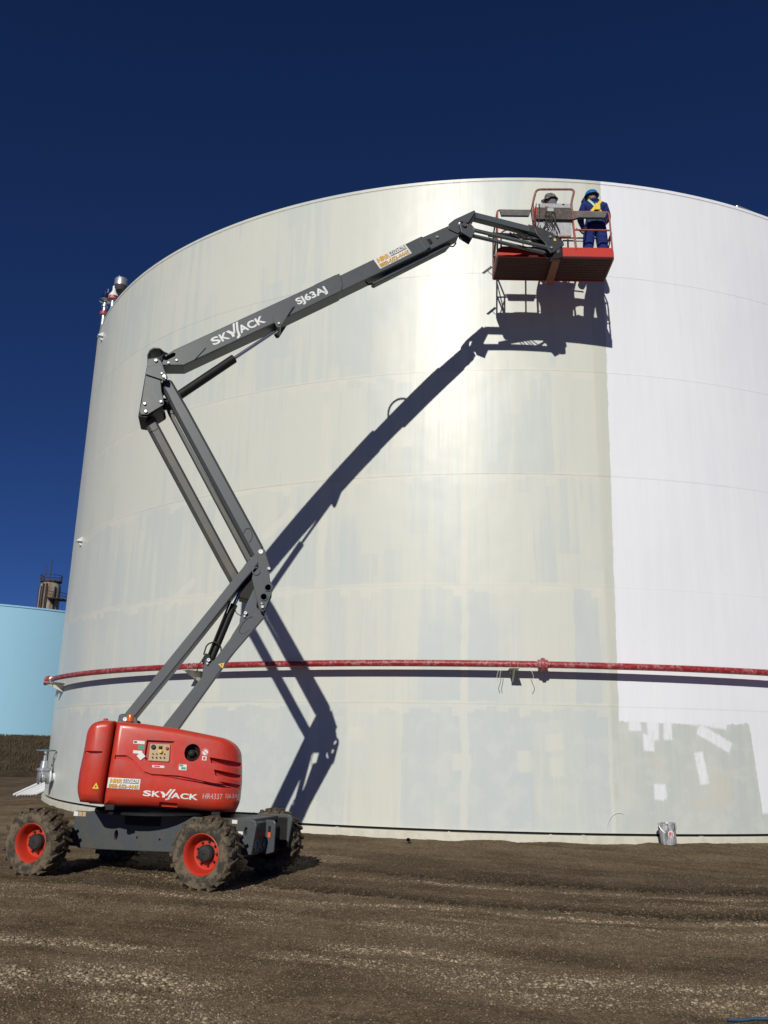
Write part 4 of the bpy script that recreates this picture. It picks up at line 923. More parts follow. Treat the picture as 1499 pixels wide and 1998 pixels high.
plate('end_wear_plate', [(4.05, 11.36), (4.15, 11.43), (4.28, 11.25), (4.18, 11.17)], -.16, .162, M['grey'], bevel=.006)
plate('keeper', [(4.20, 11.44), (4.28, 11.46), (4.33, 11.38), (4.28, 11.32)], .121, .135, M['black'], fl_)
pin(fl_, 4.42, 11.52, .12, .03, .03)
plate('hose_tray', [(3.112, 10.340), (3.174, 10.315), (4.650, 11.365), (4.753, 11.511), (4.289, 11.266), (3.770, 10.927)], -.12, .04, M['grey'], bevel=.02)
mb = MB(); mb.tube(rounded([BF(4.72, 11.47, -.03), BF(4.80, 11.46, -.03), BF(4.86, 11.56, -.03)], .04), .014, 6); mb.tube(rounded([BF(3.12, 10.34, 0), BF(3.05, 10.30, .02), BF(3.0, 10.33, .05)], .03), .02, 6); mb.build('hose', M['rubber'], fl_, smooth=True)
for w0, w1 in ((.171, .20), (-.20, -.171)):
    lg = plate('boom_lug', [(1.22, 9.24), (1.606, 9.512), (1.521, 9.342), (1.377, 9.050), (1.345, 9.03), (1.313, 9.042), (1.262, 9.130)], w0, w1, M['grey'], mbm, .006)
    if w0 > 0: pin(lg, 1.346, 9.11, .20, .026, .025)
mb = MB(); mb.tube([BF(1.346, 9.11, -.17), BF(1.346, 9.11, .17)], .05, 14); mb.build('lug_pin', M['grey'], mbm, smooth=True)
plate('cheek_plate', [(-0.664, 8.040), (-0.737, 8.164), (-0.684, 8.262), (-0.595, 8.272), (-0.508, 8.33), (0.02, 8.40), (-0.12, 8.215), (-0.298, 8.081)], .171, .19, M['grey'], mbm, .004) if False else None
mb = MB(); mb.tube([BF(-.115, 8.21, .172), BF(.06, 8.47, .172)], .009, 6); mb.tube([BF(1.53, 9.345, .172), BF(1.63, 9.53, .172)], .009, 6); mb.build('weld_bead', M['darkgrey'], mbm, smooth=True)
for s_, t_, r_ in ((-.566, 8.092, .022), (-.431, 8.160, .022)): pin(mbm, s_, t_, .17, r_, .025)
plate('pad_bolt', [(-.62, 8.34), (-.58, 8.36), (-.56, 8.31), (-.6, 8.29)], -.05, .05, M['grey'], mbm, .005)
rod('lift_cylinder', (-.608, 7.322), (.57, 8.405), .082, M['black'])
rod('lift_cylinder_rod', (.56, 8.396), (1.346, 9.11), .034, M['chrome'])
BA = math.atan2(9.142-8.536, 1.103-.185)
mb = MB(); wordmark(mb, 0, 0, 1.10, .155, TF(.20, 8.53, BA, .1715)); mb.build('lettering', M['offwhite'], mbm)
mb = MB(); put_text(mb, 'SJ63AJ', 0, 0, .66, .185, TF(1.715, 9.535, BA, .1715), .003, .035); mb.build('lettering', M['offwhite'], mbm)
rental(md, TF(3.257, 10.592, math.atan2(.456, .637), .157), .78, .245)
mb = MB(); mb.tube(rounded([BF(2.85, 10.42, -.16), BF(2.90, 10.62, -.32), BF(3.02, 10.72, -.44), BF(3.20, 10.80, -.45), BF(3.36, 10.82, -.33), BF(3.42, 10.74, -.16)], .12), .024, 8); mb.build('hose_loop', M['rubber'], md, smooth=True)
# nose and jib
for w0, w1 in ((.12, .15), (-.15, -.12)):
    plate('nose_plate', [(4.66, 11.86), (4.790, 11.994), (5.215, 12.280), (5.242, 12.239), (5.08, 11.95), (4.882, 11.956), (4.869, 11.848), (4.917, 11.724), (4.854, 11.662), (4.66, 11.74)], w0, w1, M['grey'], bevel=.01)
    plate('jib_bracket', [(4.90, 11.93), (5.02, 12.05), (5.241, 12.27), (5.25, 12.178), (5.133, 11.986), (5.256, 11.834), (5.194, 11.711), (5.150, 11.619), (4.944, 11.729)], w0*.75, w1*.75, M['grey'], bevel=.01)
plate('nose_core', [(4.95, 12.05), (5.2, 12.24), (5.22, 12.15), (5.1, 12.0), (5.0, 11.78), (4.93, 11.80)], -.11, .11, M['darkgrey'])
mb = MB(); mb.tube([BF(5.0, 11.90, -.15), BF(5.0, 11.90, .15)], .05, 14); mb.build('jib_pin', M['grey'], lift, smooth=True)
plate('faded_decal', [(4.985, 11.93), (5.085, 11.95), (5.085, 11.885), (4.985, 11.87)], .113, .117, M['rustbeam'])
plate('jib', [(5.19, 12.25), (5.25, 12.30), (6.63, 12.12), (6.62, 11.97), (5.17, 12.17)], -.075, .075, M['grey'], bevel=.015)
plate('jib_sleeve', [(6.40, 12.165), (6.75, 12.11), (6.74, 11.93), (6.40, 11.985)], -.095, .095, M['darkgrey'], bevel=.012)
for w_ in (.09, -.085):
    plate('jib_link', [(5.18, 11.87), (5.24, 11.865), (6.90, 11.67), (6.90, 11.615), (5.20, 11.805)], w_-.03, w_+.03, M['grey'], bevel=.008)
rod('jib_cylinder', (5.56, 11.865), (6.40, 11.94), .05, M['black'], w_=-.02); rod('jib_cylinder_rod', (6.38, 11.94), (6.70, 11.96), .025, M['chrome'], w_=-.02)
je = [(6.522, 12.09), (6.747, 12.078), (6.936, 12.010), (7.034, 11.889), (7.154, 11.849), (7.166, 11.755), (7.094, 11.706), (6.965, 11.572), (6.856, 11.520), (6.80, 11.60), (6.748, 11.731), (6.568, 11.934)]
for w0, w1 in ((.08, .11), (-.11, -.08)):
    j_ = plate('jib_end_plate', je, w0, w1, M['darkgrey'], bevel=.01)
    if w0 > 0: decal(j_, [(6.93, 11.83), (6.99, 11.825), (6.985, 11.88), (6.95, 11.89)], M['yellow'], .111); pin(j_, 6.86, 11.90, .11, .03); pin(j_, 6.87, 11.64, .11, .03)
mb = MB(); mb.lathe([(.10, -.17), (.10, .17), (.06, .18)], BF(7.06, 11.74, 0), ET, 18); mb.build('rotator', M['darkgrey'], lift, smooth=True, ang=30)
plate('rotator_arm', [(6.98, 11.62), (7.16, 11.62), (7.16, 11.80), (6.98, 11.80)], -.30, -.06, M['darkgrey'])
mb = MB()
for k_ in range(5): mb.tube(rounded([BF(6.0+.08*k_, 11.93, .05), BF(6.15+.09*k_, 11.78-.03*(k_ % 2), .12), BF(6.4+.07*k_, 11.80, .10-.04*k_), BF(6.72, 11.86+.03*k_, .06)], .1), .012, 6)
for k_ in range(3): mb.tube(rounded([BF(6.6, 12.1, .02*k_), BF(6.50+.08*k_, 12.30, .06), BF(6.47+.1*k_, 12.55, .1), BF(6.52+.06*k_, 12.66, .15)], .1), .010, 6)
mb.build('hose_bundle', M['rubber'], lift, smooth=True)

# ------------------------------------------------------------------ work platform (basket)
BO = Vector((3.4724, 16.38975, 11.48117)); BK = .9893; yaw = -.0317638; BX = Vector((math.cos(yaw), math.sin(yaw), -.01517)).normalized(); BY = Vector((-math.sin(yaw), math.cos(yaw), 0)); BZ = BX.cross(BY)
def KF(x, y, z): return BO+(BX*x+BY*y+BZ*z)*BK
HX, HY = 1.22, .468
mb = MB(); mb.box((-HX+.02, -HY+.02, 0), (HX-.02, HY-.02, .035), KF); plat = mb.build('platform', M['maroon'], lift)
PT = plat
for k_ in range(9):
    mb = MB(); y_ = -HY+.09+k_*.098; mb.box((-HX+.04, y_-.004, -.006), (HX-.04, y_+.004, -.001), KF); mb.build('floor_rib', M['maroon'], PT)
for k_ in range(24):
    mb = MB(); x_ = -HX+.07+k_*.10; mb.box((x_-.006, -HY+.03, -.006), (x_+.005, HY-.03, -.0015), KF); mb.build('floor_rib', M['maroon'], PT)
mb = MB()   # front toe board with slightly tapered ends
mb.prism([(-HX, -.01), (HX, -.01), (HX, .17), (HX-.03, .245), (-HX+.09, .245), (-HX, .17)], -HY-.005, -HY+.02, lambda a, b, c: KF(a, c, b)); mb.build('toe_board', M['toe'], PT, bevel=.006)
mb = MB(); mb.prism([(-HX+.0, -.012), (HX-.0, -.012), (HX, .022), (-HX, .022)], -HY-.03, -HY-.006, lambda a, b, c: KF(a, c, b)); mb.build('toe_rail', M['maroon'], PT, bevel=.005)
mb = MB(); mb.box((-HX, HY-.02, -.01), (HX, HY+.005, .16), KF); mb.build('toe_board', M['toe'], PT)
for s_ in (-1, 1):
    mb = MB(); mb.box((s_*HX-.012, -HY+.02, -.01), (s_*HX+.012, HY-.02, .16), KF); mb.build('toe_board', M['cage_dirty'], PT)
RB = .019
def rail(name, pts, mat=None, r=RB, rr=.06): mb = MB(); mb.tube(rounded([KF(*p_) for p_ in pts], rr), r, 9); return mb.build(name, mat or M['cage'], PT, smooth=True, ang=60)
# guard rails
rail('guard_rail', [(.40, -HY, 1.11), (HX-.08, -HY, 1.11), (HX-.06, -HY, 1.02), (HX-.02, -HY, .16)])
rail('guard_rail', [(-.42, -HY, 1.12), (-HX, -HY, 1.12), (-HX, -HY, .95), (-HX+.0, -HY, .16)])
rail('guard_rail', [(-HX, -HY+.02, 1.09), (-HX, HY-.05, 1.09), (-HX, HY, 1.05), (-HX, HY, .02)], M['cage_dirty'])
rail('guard_rail', [(HX-.06, -HY+.02, 1.09), (HX-.06, HY-.05, 1.09), (HX-.04, HY, 1.05), (HX-.02, HY, .02)], M['cage_dirty'])
rail('guard_rail', [(-HX, HY, 1.08), (HX-.05, HY, 1.08)], M['cage_dirty']); rail('mid_rail', [(-HX, HY, .56), (HX-.03, HY, .56)], M['cage_dirty'])
rail('mid_rail', [(.41, -HY, .668), (HX-.03, -HY, .668)]); rail('mid_rail', [(-.43, -HY, .66), (-1.0, -HY, .66), (-1.14, -HY, .58), (-1.14, -HY, .2)])
rail('mid_rail', [(-HX, -HY, .60), (-HX, HY, .60)], M['cage_dirty']); rail('mid_rail', [(HX-.03, -HY, .60), (HX-.03, HY, .60)], M['cage_dirty'])
rail('brace', [(-HX, -HY, 1.0), (-HX, .1, .30), (-HX, HY, .10)], M['darkgrey'], .014); rail('brace', [(HX-.03, -HY, .60), (HX-.03, .2, .2)], M['darkgrey'], .014)
rail('brace', [(-HX, -HY, .62), (-HX, HY, .95)], M['darkgrey'], .014)
for x_ in (-.55, .45): rail('post', [(x_, HY, .05), (x_, HY, 1.08)], M['cage_dirty'])
rail('post', [(-.455, -HY, .16), (-.455, -HY, 1.22)], M['toe'], .024); rail('post', [(.44, -HY, .2), (.36, -HY, 1.2)], M['cage'], .024)
rail('console_guard', [(-.465, -.50, .85), (-.475, -.50, 1.24), (-.385, -.48, 1.64), (.437, -.48, 1.655), (.35, -.50, 1.28), (.39, -.50, .9)], M['cage_dirty'], .024, .10)
rail('foot_rail', [(.06, -HY, .492), (.34, -HY, .495)], M['cage_dirty'], .024); rail('grey_rail', [(.30, .30, .90), (.75, .30, .90)], M['galv'], .018)
# foam pads on the rails
for poly in ([(.39, 1.10), (1.12, 1.105), (1.06, .955), (.52, .95), (.41, .91)], [(-1.175, 1.115), (-.50, 1.128), (-.55, .972), (-1.14, .97)]):
    mb = MB(); mb.prism(poly, -HY-.035, -HY+.03, lambda a, b, c: KF(a, c, b)); mb.build('rail_pad', M['pad'], PT, bevel=.012)
# control console
mb = MB(); mb.prism([(-.56, .86), (-.50, 1.17), (-.33, 1.30), (-.24, 1.30), (-.24, .86)], -.40, .37, lambda a, b, c: KF(c, a, b)); con = mb.build('control_console', M['consolegrey'], PT, bevel=.01)
mb = MB(); mb.prism([(-.345, 1.29), (-.305, 1.42), (-.29, 1.42), (-.31, 1.29)], -.32, .41, lambda a, b, c: KF(c, a, b)); mb.build('console_lid', M['lgrey'], con, bevel=.004)
mb = MB(); mb.box((-.16, -.535, 1.07), (-.03, -.51, 1.15), KF); mb.build('socket', M['lgrey'], con)
mb = MB(); mb.box((-.41, -.53, .87), (-.385, -.44, 1.18), KF); mb.build('bracket', M['toe'], con)
mb = MB(); mb.prism([(-.40, .89), (.35, .89), (.345, .515), (-.395, .50)], -HY-.02, -HY-.010, lambda a, b, c: KF(a, c, b)); mb.build('kick_panel', M['lgrey'], PT)
mb = MB(); mb.lathe([(.018, 0), (.018, .05), (.03, .06), (.03, .09), (.005, .10)], KF(.22, -.30, 1.31), BZ, 10); mb.build('joystick', M['black'], con)
mb = MB(); rs = random.Random(4)
for k_ in range(9):
    x0 = -.12+rs.uniform(-.08, .1); mb.tube(rounded([KF(x0, -.52, 1.08), KF(x0+rs.uniform(-.07, .07), -.57, .96), KF(x0+rs.uniform(-.08, .1), -.55, .85), KF(-.30+.05*k_, -.52, .62+rs.uniform(-.1, .05))], .06), .010, 6)
mb.build('cable_bundle', M['rubber'], PT, smooth=True)
mb = MB()
for k_ in range(4): mb.tube(rounded([KF(-.25+.05*k_, -.5, .85), KF(-.15+.05*k_, -.53, .7), KF(-.05+.02*k_, -.53, .5)], .06), .007, 6)
mb.build('cable', M['lgrey'], PT, smooth=True)
# support beam under the floor and its upright
mb = MB(); mb.box((-.07, -HY-.075, -.11), (.09, HY+.02, -.036), KF); mb.build('floor_beam', M['rustbeam'], PT, bevel=.008)
mb = MB(); mb.prism([(-.07, -.11), (.09, -.11), (.135, .27), (.06, .33), (-.01, .2)], -HY-.10, -HY-.03, lambda a, b, c: KF(a, c, b)); mb.build('beam_upright', M['rustbeam'], PT, bevel=.008)
mb = MB(); mb.prism([(-1.47, .15), (-1.42, .125), (-1.235, .285), (-1.27, .325)], .43, .46, lambda a, b, c: KF(a, c, b)); mb.build('dark_bar', M['darkgrey'], PT, bevel=.008)  # dark bar beside the far left platform corner
rail('bar_arm', [(-HX, HY, .10), (-1.30, HY, .17), (-1.34, HY, .22)], M['cage_dirty'], .008)

# ------------------------------------------------------------------ people
def skin_body(name, joints, edges, mat, parent, sub=2):
    me = bpy.data.meshes.new(name); off = Vector(ROOTLOC[parent.name])
    keys = list(joints); me.from_pydata([tuple(KF(*joints[k][0])-off) for k in keys], [(keys.index(a), keys.index(b)) for a, b in edges], [])
    o = bpy.data.objects.new(name, me); COL.objects.link(o); o.parent = parent
    md = o.modifiers.new('skin', 'SKIN'); md.use_smooth_shade = True
    if not me.skin_vertices: me.skin_vertices.new()
    for i, k in enumerate(keys):
        r = joints[k][1]; me.skin_vertices[0].data[i].radius = r if isinstance(r, tuple) else (r, r)
    me.skin_vertices[0].data[0].use_root = True
    ss = o.modifiers.new('sub', 'SUBSURF'); ss.levels = sub; ss.render_levels = sub
    bpy.context.view_layer.update(); bake(o); o.data.materials.clear(); o.data.materials.append(mat)
    o.data.polygons.foreach_set('use_smooth', [True]*len(o.data.polygons)); return o
def blob(name, c, rad, mat, parent, F=KF, seg=20, fn=None):
    mb = MB(); vs = []; fs = []; n, m = seg, seg//2
    for j in range(m+1):
        th = math.pi*j/m
        for i in range(n):
            ph = 2*math.pi*i/n; d_ = Vector((math.sin(th)*math.cos(ph), math.sin(th)*math.sin(ph), math.cos(th)))
            k = fn(d_) if fn else 1.0
            vs.append(F(c[0]+d_.x*rad[0]*k, c[1]+d_.y*rad[1]*k, c[2]+d_.z*rad[2]*k))
    for j in range(m): fs += [(j*n+i, (j+1)*n+i, (j+1)*n+(i+1) % n, j*n+(i+1) % n) for i in range(n)]
    return mb.add(vs, fs).build(name, mat, parent, smooth=True, ang=80)
def cloth(name, col, sc_=14):
    g = G(name); p = g.geo(); n = g.noise(p, sc_, 5, .6); n2 = g.noise(p, 4, 3, .6); g.bump(n, 1.0, .05)
    k = g.add(.7, g.mul(n, .6)); return g.set(g.mix(g.mul(g.step(g.noise(p, 9, 5, .7), .62, .8), .35), g.scl(col, g.comb(k, k, k)), (.45, .42, .45)), .85, spec=.2)
M['blue'] = cloth('blue_coverall_cloth', (.018, .035, .17)); M['navy'] = cloth('navy_jacket_cloth', (.03, .06, .12)); M['hoodcloth'] = cloth('grey_hood_cloth', (.15, .15, .185), 10)
M['skin'] = paint('skin', (.38, .20, .14), .6, .1, 20); M['bluehat'] = paint('blue_hard_hat_plastic', (.012, .16, .47), .25, .06, 8); M['greyhat'] = paint('grey_camouflage_hard_hat', (.10, .095, .09), .3, .6, 9, (.30, .29, .27), .8)
M['harness'] = paint('yellow_harness_webbing', (.75, .56, .05), .6, .2, 12); M['mint'] = paint('pale_green_strap', (.40, .58, .42), .6, .2, 12); M['boot'] = paint('brown_leather_boot', (.06, .04, .028), .7, .2, 12); M['glove'] = paint('pale_work_glove', (.42, .40, .36), .8, .2, 12)
def hard_hat(parent, c, mat, face, tilt=0.0, s=1.0):
    """c = centre of the skull; face = direction the brim peak points (basket plane)"""
    f = Vector((face[0], face[1], 0)).normalized(); sd_ = Vector((-f.y, f.x, 0))
    def F(a, b, z): v = f*(a*math.cos(tilt)+z*math.sin(tilt))+sd_*b+Vector((0, 0, z*math.cos(tilt)-a*math.sin(tilt))); return KF(c[0]+v.x*s, c[1]+v.y*s, c[2]+v.z*s)
    mb = MB(); n = 28; vs, fs = [], []
    rows = [(1.0, 0.0, 1)]+[(math.cos(t), math.sin(t), 0) for t in np.linspace(.12, math.pi/2-.02, 8)]
    prof = [(.150, .005, 1), (.128, .02, 0)]+[(.126*math.cos(t), .025+.135*math.sin(t), 0) for t in np.linspace(.15, 1.5, 8)]
    for r_, z, br in prof:
        for i in range(n):
            a = 2*math.pi*i/n; pk = max(0, math.cos(a))**3*.075*br
            ridge = .010*math.exp(-(math.sin(a)*r_/.02)**2)*(1 if r_ < .125 else 0)
            vs.append(F((r_*1.12+pk)*math.cos(a), r_*math.sin(a), z-(.03 if br and math.cos(a) > .5 else 0)*math.cos(a)+ridge))
    for j in range(len(prof)-1): fs += [(j*n+i, j*n+(i+1) % n, (j+1)*n+(i+1) % n, (j+1)*n+i) for i in range(n)]
    fs.append(tuple(range((len(prof)-1)*n, len(prof)*n))); mb.add(vs, fs)
    o = mb.build('hard_hat', mat, parent, smooth=True, ang=50); sm = o.modifiers.new('solid', 'SOLIDIFY'); sm.thickness = .006; return o
def head(parent, c, face, mat):
    f = Vector((face[0], face[1], 0)).normalized(); sd_ = Vector((-f.y, f.x, 0))
    def F(x, y, z): v = f*x+sd_*y; return KF(c[0]+v.x, c[1]+v.y, c[2]+z)
    def fn(d_):
        k = 1.0
        k += .17*math.exp(-((d_.y/.16)**2+((d_.z+.10)/.20)**2))*(1 if d_.x > 0 else 0)            # nose
        for s_ in (-1, 1): k -= .07*math.exp(-(((d_.y-s_*.38)/.16)**2+((d_.z-.12)/.13)**2))*(1 if d_.x > 0 else 0)   # eye sockets
        k += .05*math.exp(-((d_.y/.3)**2+((d_.z+.48)/.07)**2))*(1 if d_.x > 0 else 0); k += .06*math.exp(-((d_.y/.3)**2+((d_.z+.8)/.2)**2))*(1 if d_.x > 0 else 0)
        return k*(1-.14*max(0, -d_.z))
    h = blob('head', (0, 0, 0), (.105, .080, .125), mat, parent, F, 32, fn)
    for s_ in (-1, 1):
        blob('ear', (-.005, s_*.083, -.005), (.024, .012, .034), mat, h, F, 12)
        blob('eye', (.086, s_*.031, .016), (.012, .013, .010), M['white'], h, F, 10)
    return h
def hand(parent, wrist, aim, mat, side):
    """palm and five bent fingers from short skinned chains"""
    a = Vector(aim).normalized(); up = Vector((0, 0, 1)); s_ = a.cross(up).normalized()*side; up = s_.cross(a)*side
    w_ = Vector(wrist); J, E_ = {}, []
    J['p0'] = (tuple(w_), .032); J['p1'] = (tuple(w_+a*.05), (.042, .022)); J['p2'] = (tuple(w_+a*.09), (.042, .018)); E_ += [('p0', 'p1'), ('p1', 'p2')]
    for i, ln in enumerate((.068, .078, .072, .056)):
        b = w_+a*.085+s_*(i-1.5)*.022; k1_ = b+a*ln*.5-up*.012; k2_ = k1_+a*ln*.3-up*.028; k3_ = k2_-up*ln*.35+a*.005
        for nm, pt, r in (('a', b, .011), ('b', k1_, .010), ('c', k2_, .009), ('d', k3_, .008)): J[f'{nm}{i}'] = (tuple(pt), r)
        E_ += [('p2', f'a{i}'), (f'a{i}', f'b{i}'), (f'b{i}', f'c{i}'), (f'c{i}', f'd{i}')]
    t0 = w_+a*.03-s_*.03; t1 = t0+a*.035-s_*.022-up*.01; t2 = t1+a*.03-up*.012
    for nm, pt, r in (('t0', t0, .014), ('t1', t1, .012), ('t2', t2, .010)): J[nm] = (tuple(pt), r)
    E_ += [('p0', 't0'), ('t0', 't1'), ('t1', 't2')]
    return skin_body('hand', J, E_, mat, parent, 1)
def boots(parent, feet, mat):
    for x_, y_, yaw_ in feet:
        fx, fy = math.sin(yaw_), math.cos(yaw_)
        F = lambda a, b, c: KF(x_+fx*a+fy*b, y_+fy*a-fx*b, .037+c)
        mb = MB(); prof = [(-.09, 0, .04, .12), (-.06, 0, .045, .15), (.02, 0, .045, .13), (.08, 0, .05, .08), (.14, 0, .048, .06), (.18, 0, .03, .04)]
        vs, fs = [], []
        for a, z0, hw, zt in prof:
            vs += [F(a, -hw, 0), F(a, hw, 0), F(a, hw, zt*.6), F(a, hw*.6, zt), F(a, -hw*.6, zt), F(a, -hw, zt*.6)]
        for j in range(len(prof)-1): fs += [(j*6+i, j*6+(i+1) % 6, (j+1)*6+(i+1) % 6, (j+1)*6+i) for i in range(6)]
        fs += [(5, 4, 3, 2, 1, 0), tuple(range(30, 36))]
        mb.add(vs, fs).build('boot', mat, parent, bevel=.012, smooth=True)
# worker on the right: back to the camera, head turned left, harness on his back
pz = .037
p2 = thing('person', 'person in blue coveralls, blue hard hat and yellow harness, back turned, in the basket', 'person', tuple(KF(.93, -.12, pz)), 'workers in the basket')
X0, Y0 = .93, -.12
def R(x, y, z): return (X0+x, Y0+y, pz+z)
J = {'pelvis': (R(0, 0, .98), (.205, .155)), 'waist': (R(.0, .01, 1.13), (.20, .145)), 'chest': (R(.0, 0, 1.33), (.225, .15)), 'yoke': (R(-.01, .0, 1.48), (.18, .12)), 'neck': (R(-.03, .02, 1.56), (.085, .085)),
     'shL': (R(-.22, .0, 1.45), .105), 'elL': (R(-.31, .05, 1.18), .088), 'wrL': (R(-.20, .30, 1.12), .048),
     'shR': (R(.21, .0, 1.44), .105), 'elR': (R(.29, .02, 1.17), .088), 'wrR': (R(.17, .28, 1.10), .048),
     'hipL': (R(-.115, 0, .86), .15), 'knL': (R(-.155, .03, .50), .128), 'anL': (R(-.165, .0, .12), .10),
     'hipR': (R(.115, 0, .86), .15), 'knR': (R(.155, .03, .50), .128), 'anR': (R(.165, .0, .12), .10)}
E_ = [('pelvis', 'waist'), ('waist', 'chest'), ('chest', 'yoke'), ('yoke', 'neck'), ('yoke', 'shL'), ('shL', 'elL'), ('elL', 'wrL'), ('yoke', 'shR'), ('shR', 'elR'), ('elR', 'wrR'), ('pelvis', 'hipL'), ('hipL', 'knL'), ('knL', 'anL'), ('pelvis', 'hipR'), ('hipR', 'knR'), ('knR', 'anR')]
body2 = skin_body('body', J, E_, M['blue'], p2)
hd = R(-.05, .04, 1.70); head(p2, hd, (-.75, .65), M['skin']); hard_hat(p2, (hd[0], hd[1], hd[2]+.02), M['bluehat'], (-.75, .65), .10, 1.06)
blob('collar', R(-.015, -.005, 1.575), (.135, .115, .055), M['blue'], p2)
boots(p2, [(X0-.155, Y0, -.2), (X0+.16, Y0, .2)], M['boot'])
hand(p2, R(-.20, .30, 1.12), (.25, .9, .0), M['glove'], 1); hand(p2, R(.17, .28, 1.10), (-.25, .9, .0), M['glove'], -1)
def strap(name, pts, mat, wd=.045, parent=p2, th=.012):
    pts = [Vector(KF(*p_)) for p_ in pts]; mb = MB(); out = -BY
    for i in range(len(pts)-1):
        a, b = pts[i], pts[i+1]; s_ = (b-a).cross(out).normalized()*wd*.5
        vs = [a-s_, a+s_, b+s_, b-s_]; mb.add([v for v in vs]+[v+out*th for v in vs], [(0, 1, 2, 3), (7, 6, 5, 4), (0, 1, 5, 4), (1, 2, 6, 5), (2, 3, 7, 6), (3, 0, 4, 7)])
    return mb.build(name, mat, parent)
strap('harness', [R(-.15, -.09, 1.55), R(-.08, -.125, 1.45), R(.0, -.145, 1.33)], M['mint'], .05)
strap('harness', [R(.13, -.09, 1.54), R(.07, -.125, 1.44), R(.0, -.145, 1.33)], M['harness'], .06)
strap('harness', [R(.0, -.15, 1.36), R(-.10, -.145, 1.22), R(-.16, -.12, 1.13)], M['harness'], .06); strap('harness', [R(.0, -.15, 1.36), R(.10, -.14, 1.22), R(.15, -.12, 1.12)], M['harness'], .06)
mb = MB(); mb.box(R(-.02, -.185, 1.25), R(.09, -.145, 1.42), KF); mb.build('harness_pouch', M['harness'], p2, bevel=.015)
strap('tool_belt', [R(-.19, -.09, 1.03), R(-.1, -.14, 1.02), R(0, -.155, 1.02), R(.1, -.14, 1.02), R(.19, -.09, 1.02)], M['navy'], .075)
strap('leg_strap', [R(-.15, -.115, .85), R(-.05, -.135, .80)], M['navy'], .04); strap('leg_strap', [R(.05, -.135, .80), R(.16, -.11, .85)], M['navy'], .04)
# lanyard to the mid rail
mb = MB(); mb.tube(rounded([KF(X0-.17, Y0-.12, 1.02), KF(.62, -.40, .60), KF(.52, -.45, .67), KF(.45, -.47, .70)], .1), .014, 6); mb.build('lanyard', M['navy'], p2, smooth=True)
# worker on the left: behind the console, grey hood under a grey hard hat, looking left
X0, Y0 = .03, .05
p1 = thing('person', 'person with grey hood under a grey hard hat, behind the control console', 'person', tuple(KF(X0, Y0, pz)), 'workers in the basket')
J = {'pelvis': (R(0, 0, .96), (.17, .13)), 'waist': (R(0, 0, 1.10), (.155, .12)), 'chest': (R(0, 0, 1.30), (.19, .13)), 'yoke': (R(0, .0, 1.44), (.14, .10)), 'neck': (R(-.02, .0, 1.52), (.07, .07)),
     'shL': (R(-.19, .0, 1.42), .08), 'elL': (R(-.30, -.06, 1.22), .065), 'wrL': (R(-.20, -.27, 1.30), .045),
     'shR': (R(.19, .0, 1.42), .08), 'elR': (R(.26, -.05, 1.16), .065), 'wrR': (R(.16, -.26, 1.24), .045),
     'hipL': (R(-.10, 0, .87), .115), 'knL': (R(-.12, -.02, .49), .085), 'anL': (R(-.13, .02, .10), .07),
     'hipR': (R(.10, 0, .87), .115), 'knR': (R(.12, -.02, .49), .085), 'anR': (R(.13, .02, .10), .07)}
skin_body('body', J, E_, M['navy'], p1)
hd = R(-.02, .0, 1.68); head(p1, hd, (-.80, -.45), M['skin']); hard_hat(p1, (hd[0], hd[1], hd[2]+.03), M['greyhat'], (-.86, -.35), .18, 1.04)
blob('hood', (hd[0]+.02, hd[1]-.005, hd[2]-.07), (.115, .112, .155), M['hoodcloth'], p1, fn=lambda d_: 1+.04*math.sin(9*d_.z+5*d_.x))
blob('hood_collar', (X0+.0, Y0, pz+1.52), (.165, .13, .085), M['hoodcloth'], p1, fn=lambda d_: 1+.03*math.sin(14*d_.x+6*d_.z))
boots(p1, [(X0-.13, Y0+.02, math.pi-.2), (X0+.13, Y0+.02, math.pi+.2)], M['boot'])
hand(p1, R(-.20, -.27, 1.30), (.2, -.9, .0), M['skin'], 1); hand(p1, R(.16, -.26, 1.24), (.0, -.9, .1), M['skin'], -1)

# ------------------------------------------------------------------ small things on the ground
def gz(x, y): return float(ground_z(np.array([x]), np.array([y]))[0])
g = G('paint_spattered_pail'); p = g.geo(); q_ = g.sep(p); n = g.noise(g.comb(g.mul(q_[0], 22), g.mul(q_[1], 22), g.mul(q_[2], 5)), 1.0, 5, .65)
M['pail'] = g.set(g.mix(g.mul(g.step(n, .36, .62), .85), (.12, .123, .13), (.60, .60, .62)), .45)
bp = tk(2.03, 0, .42); bz = gz(bp.x, bp.y)-.01
pail = thing('paint_pail', 'white spattered dark paint pail with red emblem at the tank foot', 'pail', (bp.x, bp.y, bz))
bo = Vector((bp.x, bp.y, bz)); tl = Vector((-.06, 0, 1)).normalized()
mb = MB(); mb.lathe([(.135, 0), (.145, .02), (.158, .36), (.168, .365), (.168, .385), (.155, .39), (.150, .375), (.13, .06), (.01, .05)], bo, tl, 32); mb.build('body', M['pail'], pail, smooth=True, ang=40)
mb = MB(); mb.tube([bo+tl*.36+Vector((-.165*math.cos(a), -.165*math.sin(a)*.5-.05, -.16*math.sin(a))) for a in np.linspace(0, math.pi, 16)], .005, 6); mb.build('handle', M['zinc'], pail, smooth=True)
mb = MB()
def PF(a, v, o_=.004): r_ = .145+.036*v/.36+o_; return bo+tl*v+Vector((r_*math.sin(a), -r_*math.cos(a), 0))
ov = [(.06+.34*math.cos(t), .20+.07*math.sin(t)) for t in np.linspace(0, 6.283, 18, endpoint=False)]
mb.add([PF(.06, .20)]+[PF(a, v) for a, v in ov], [(0, 1+i, 1+(i+1) % 18) for i in range(18)]); lb = mb.build('label', M['white'], pail)
mb = MB()
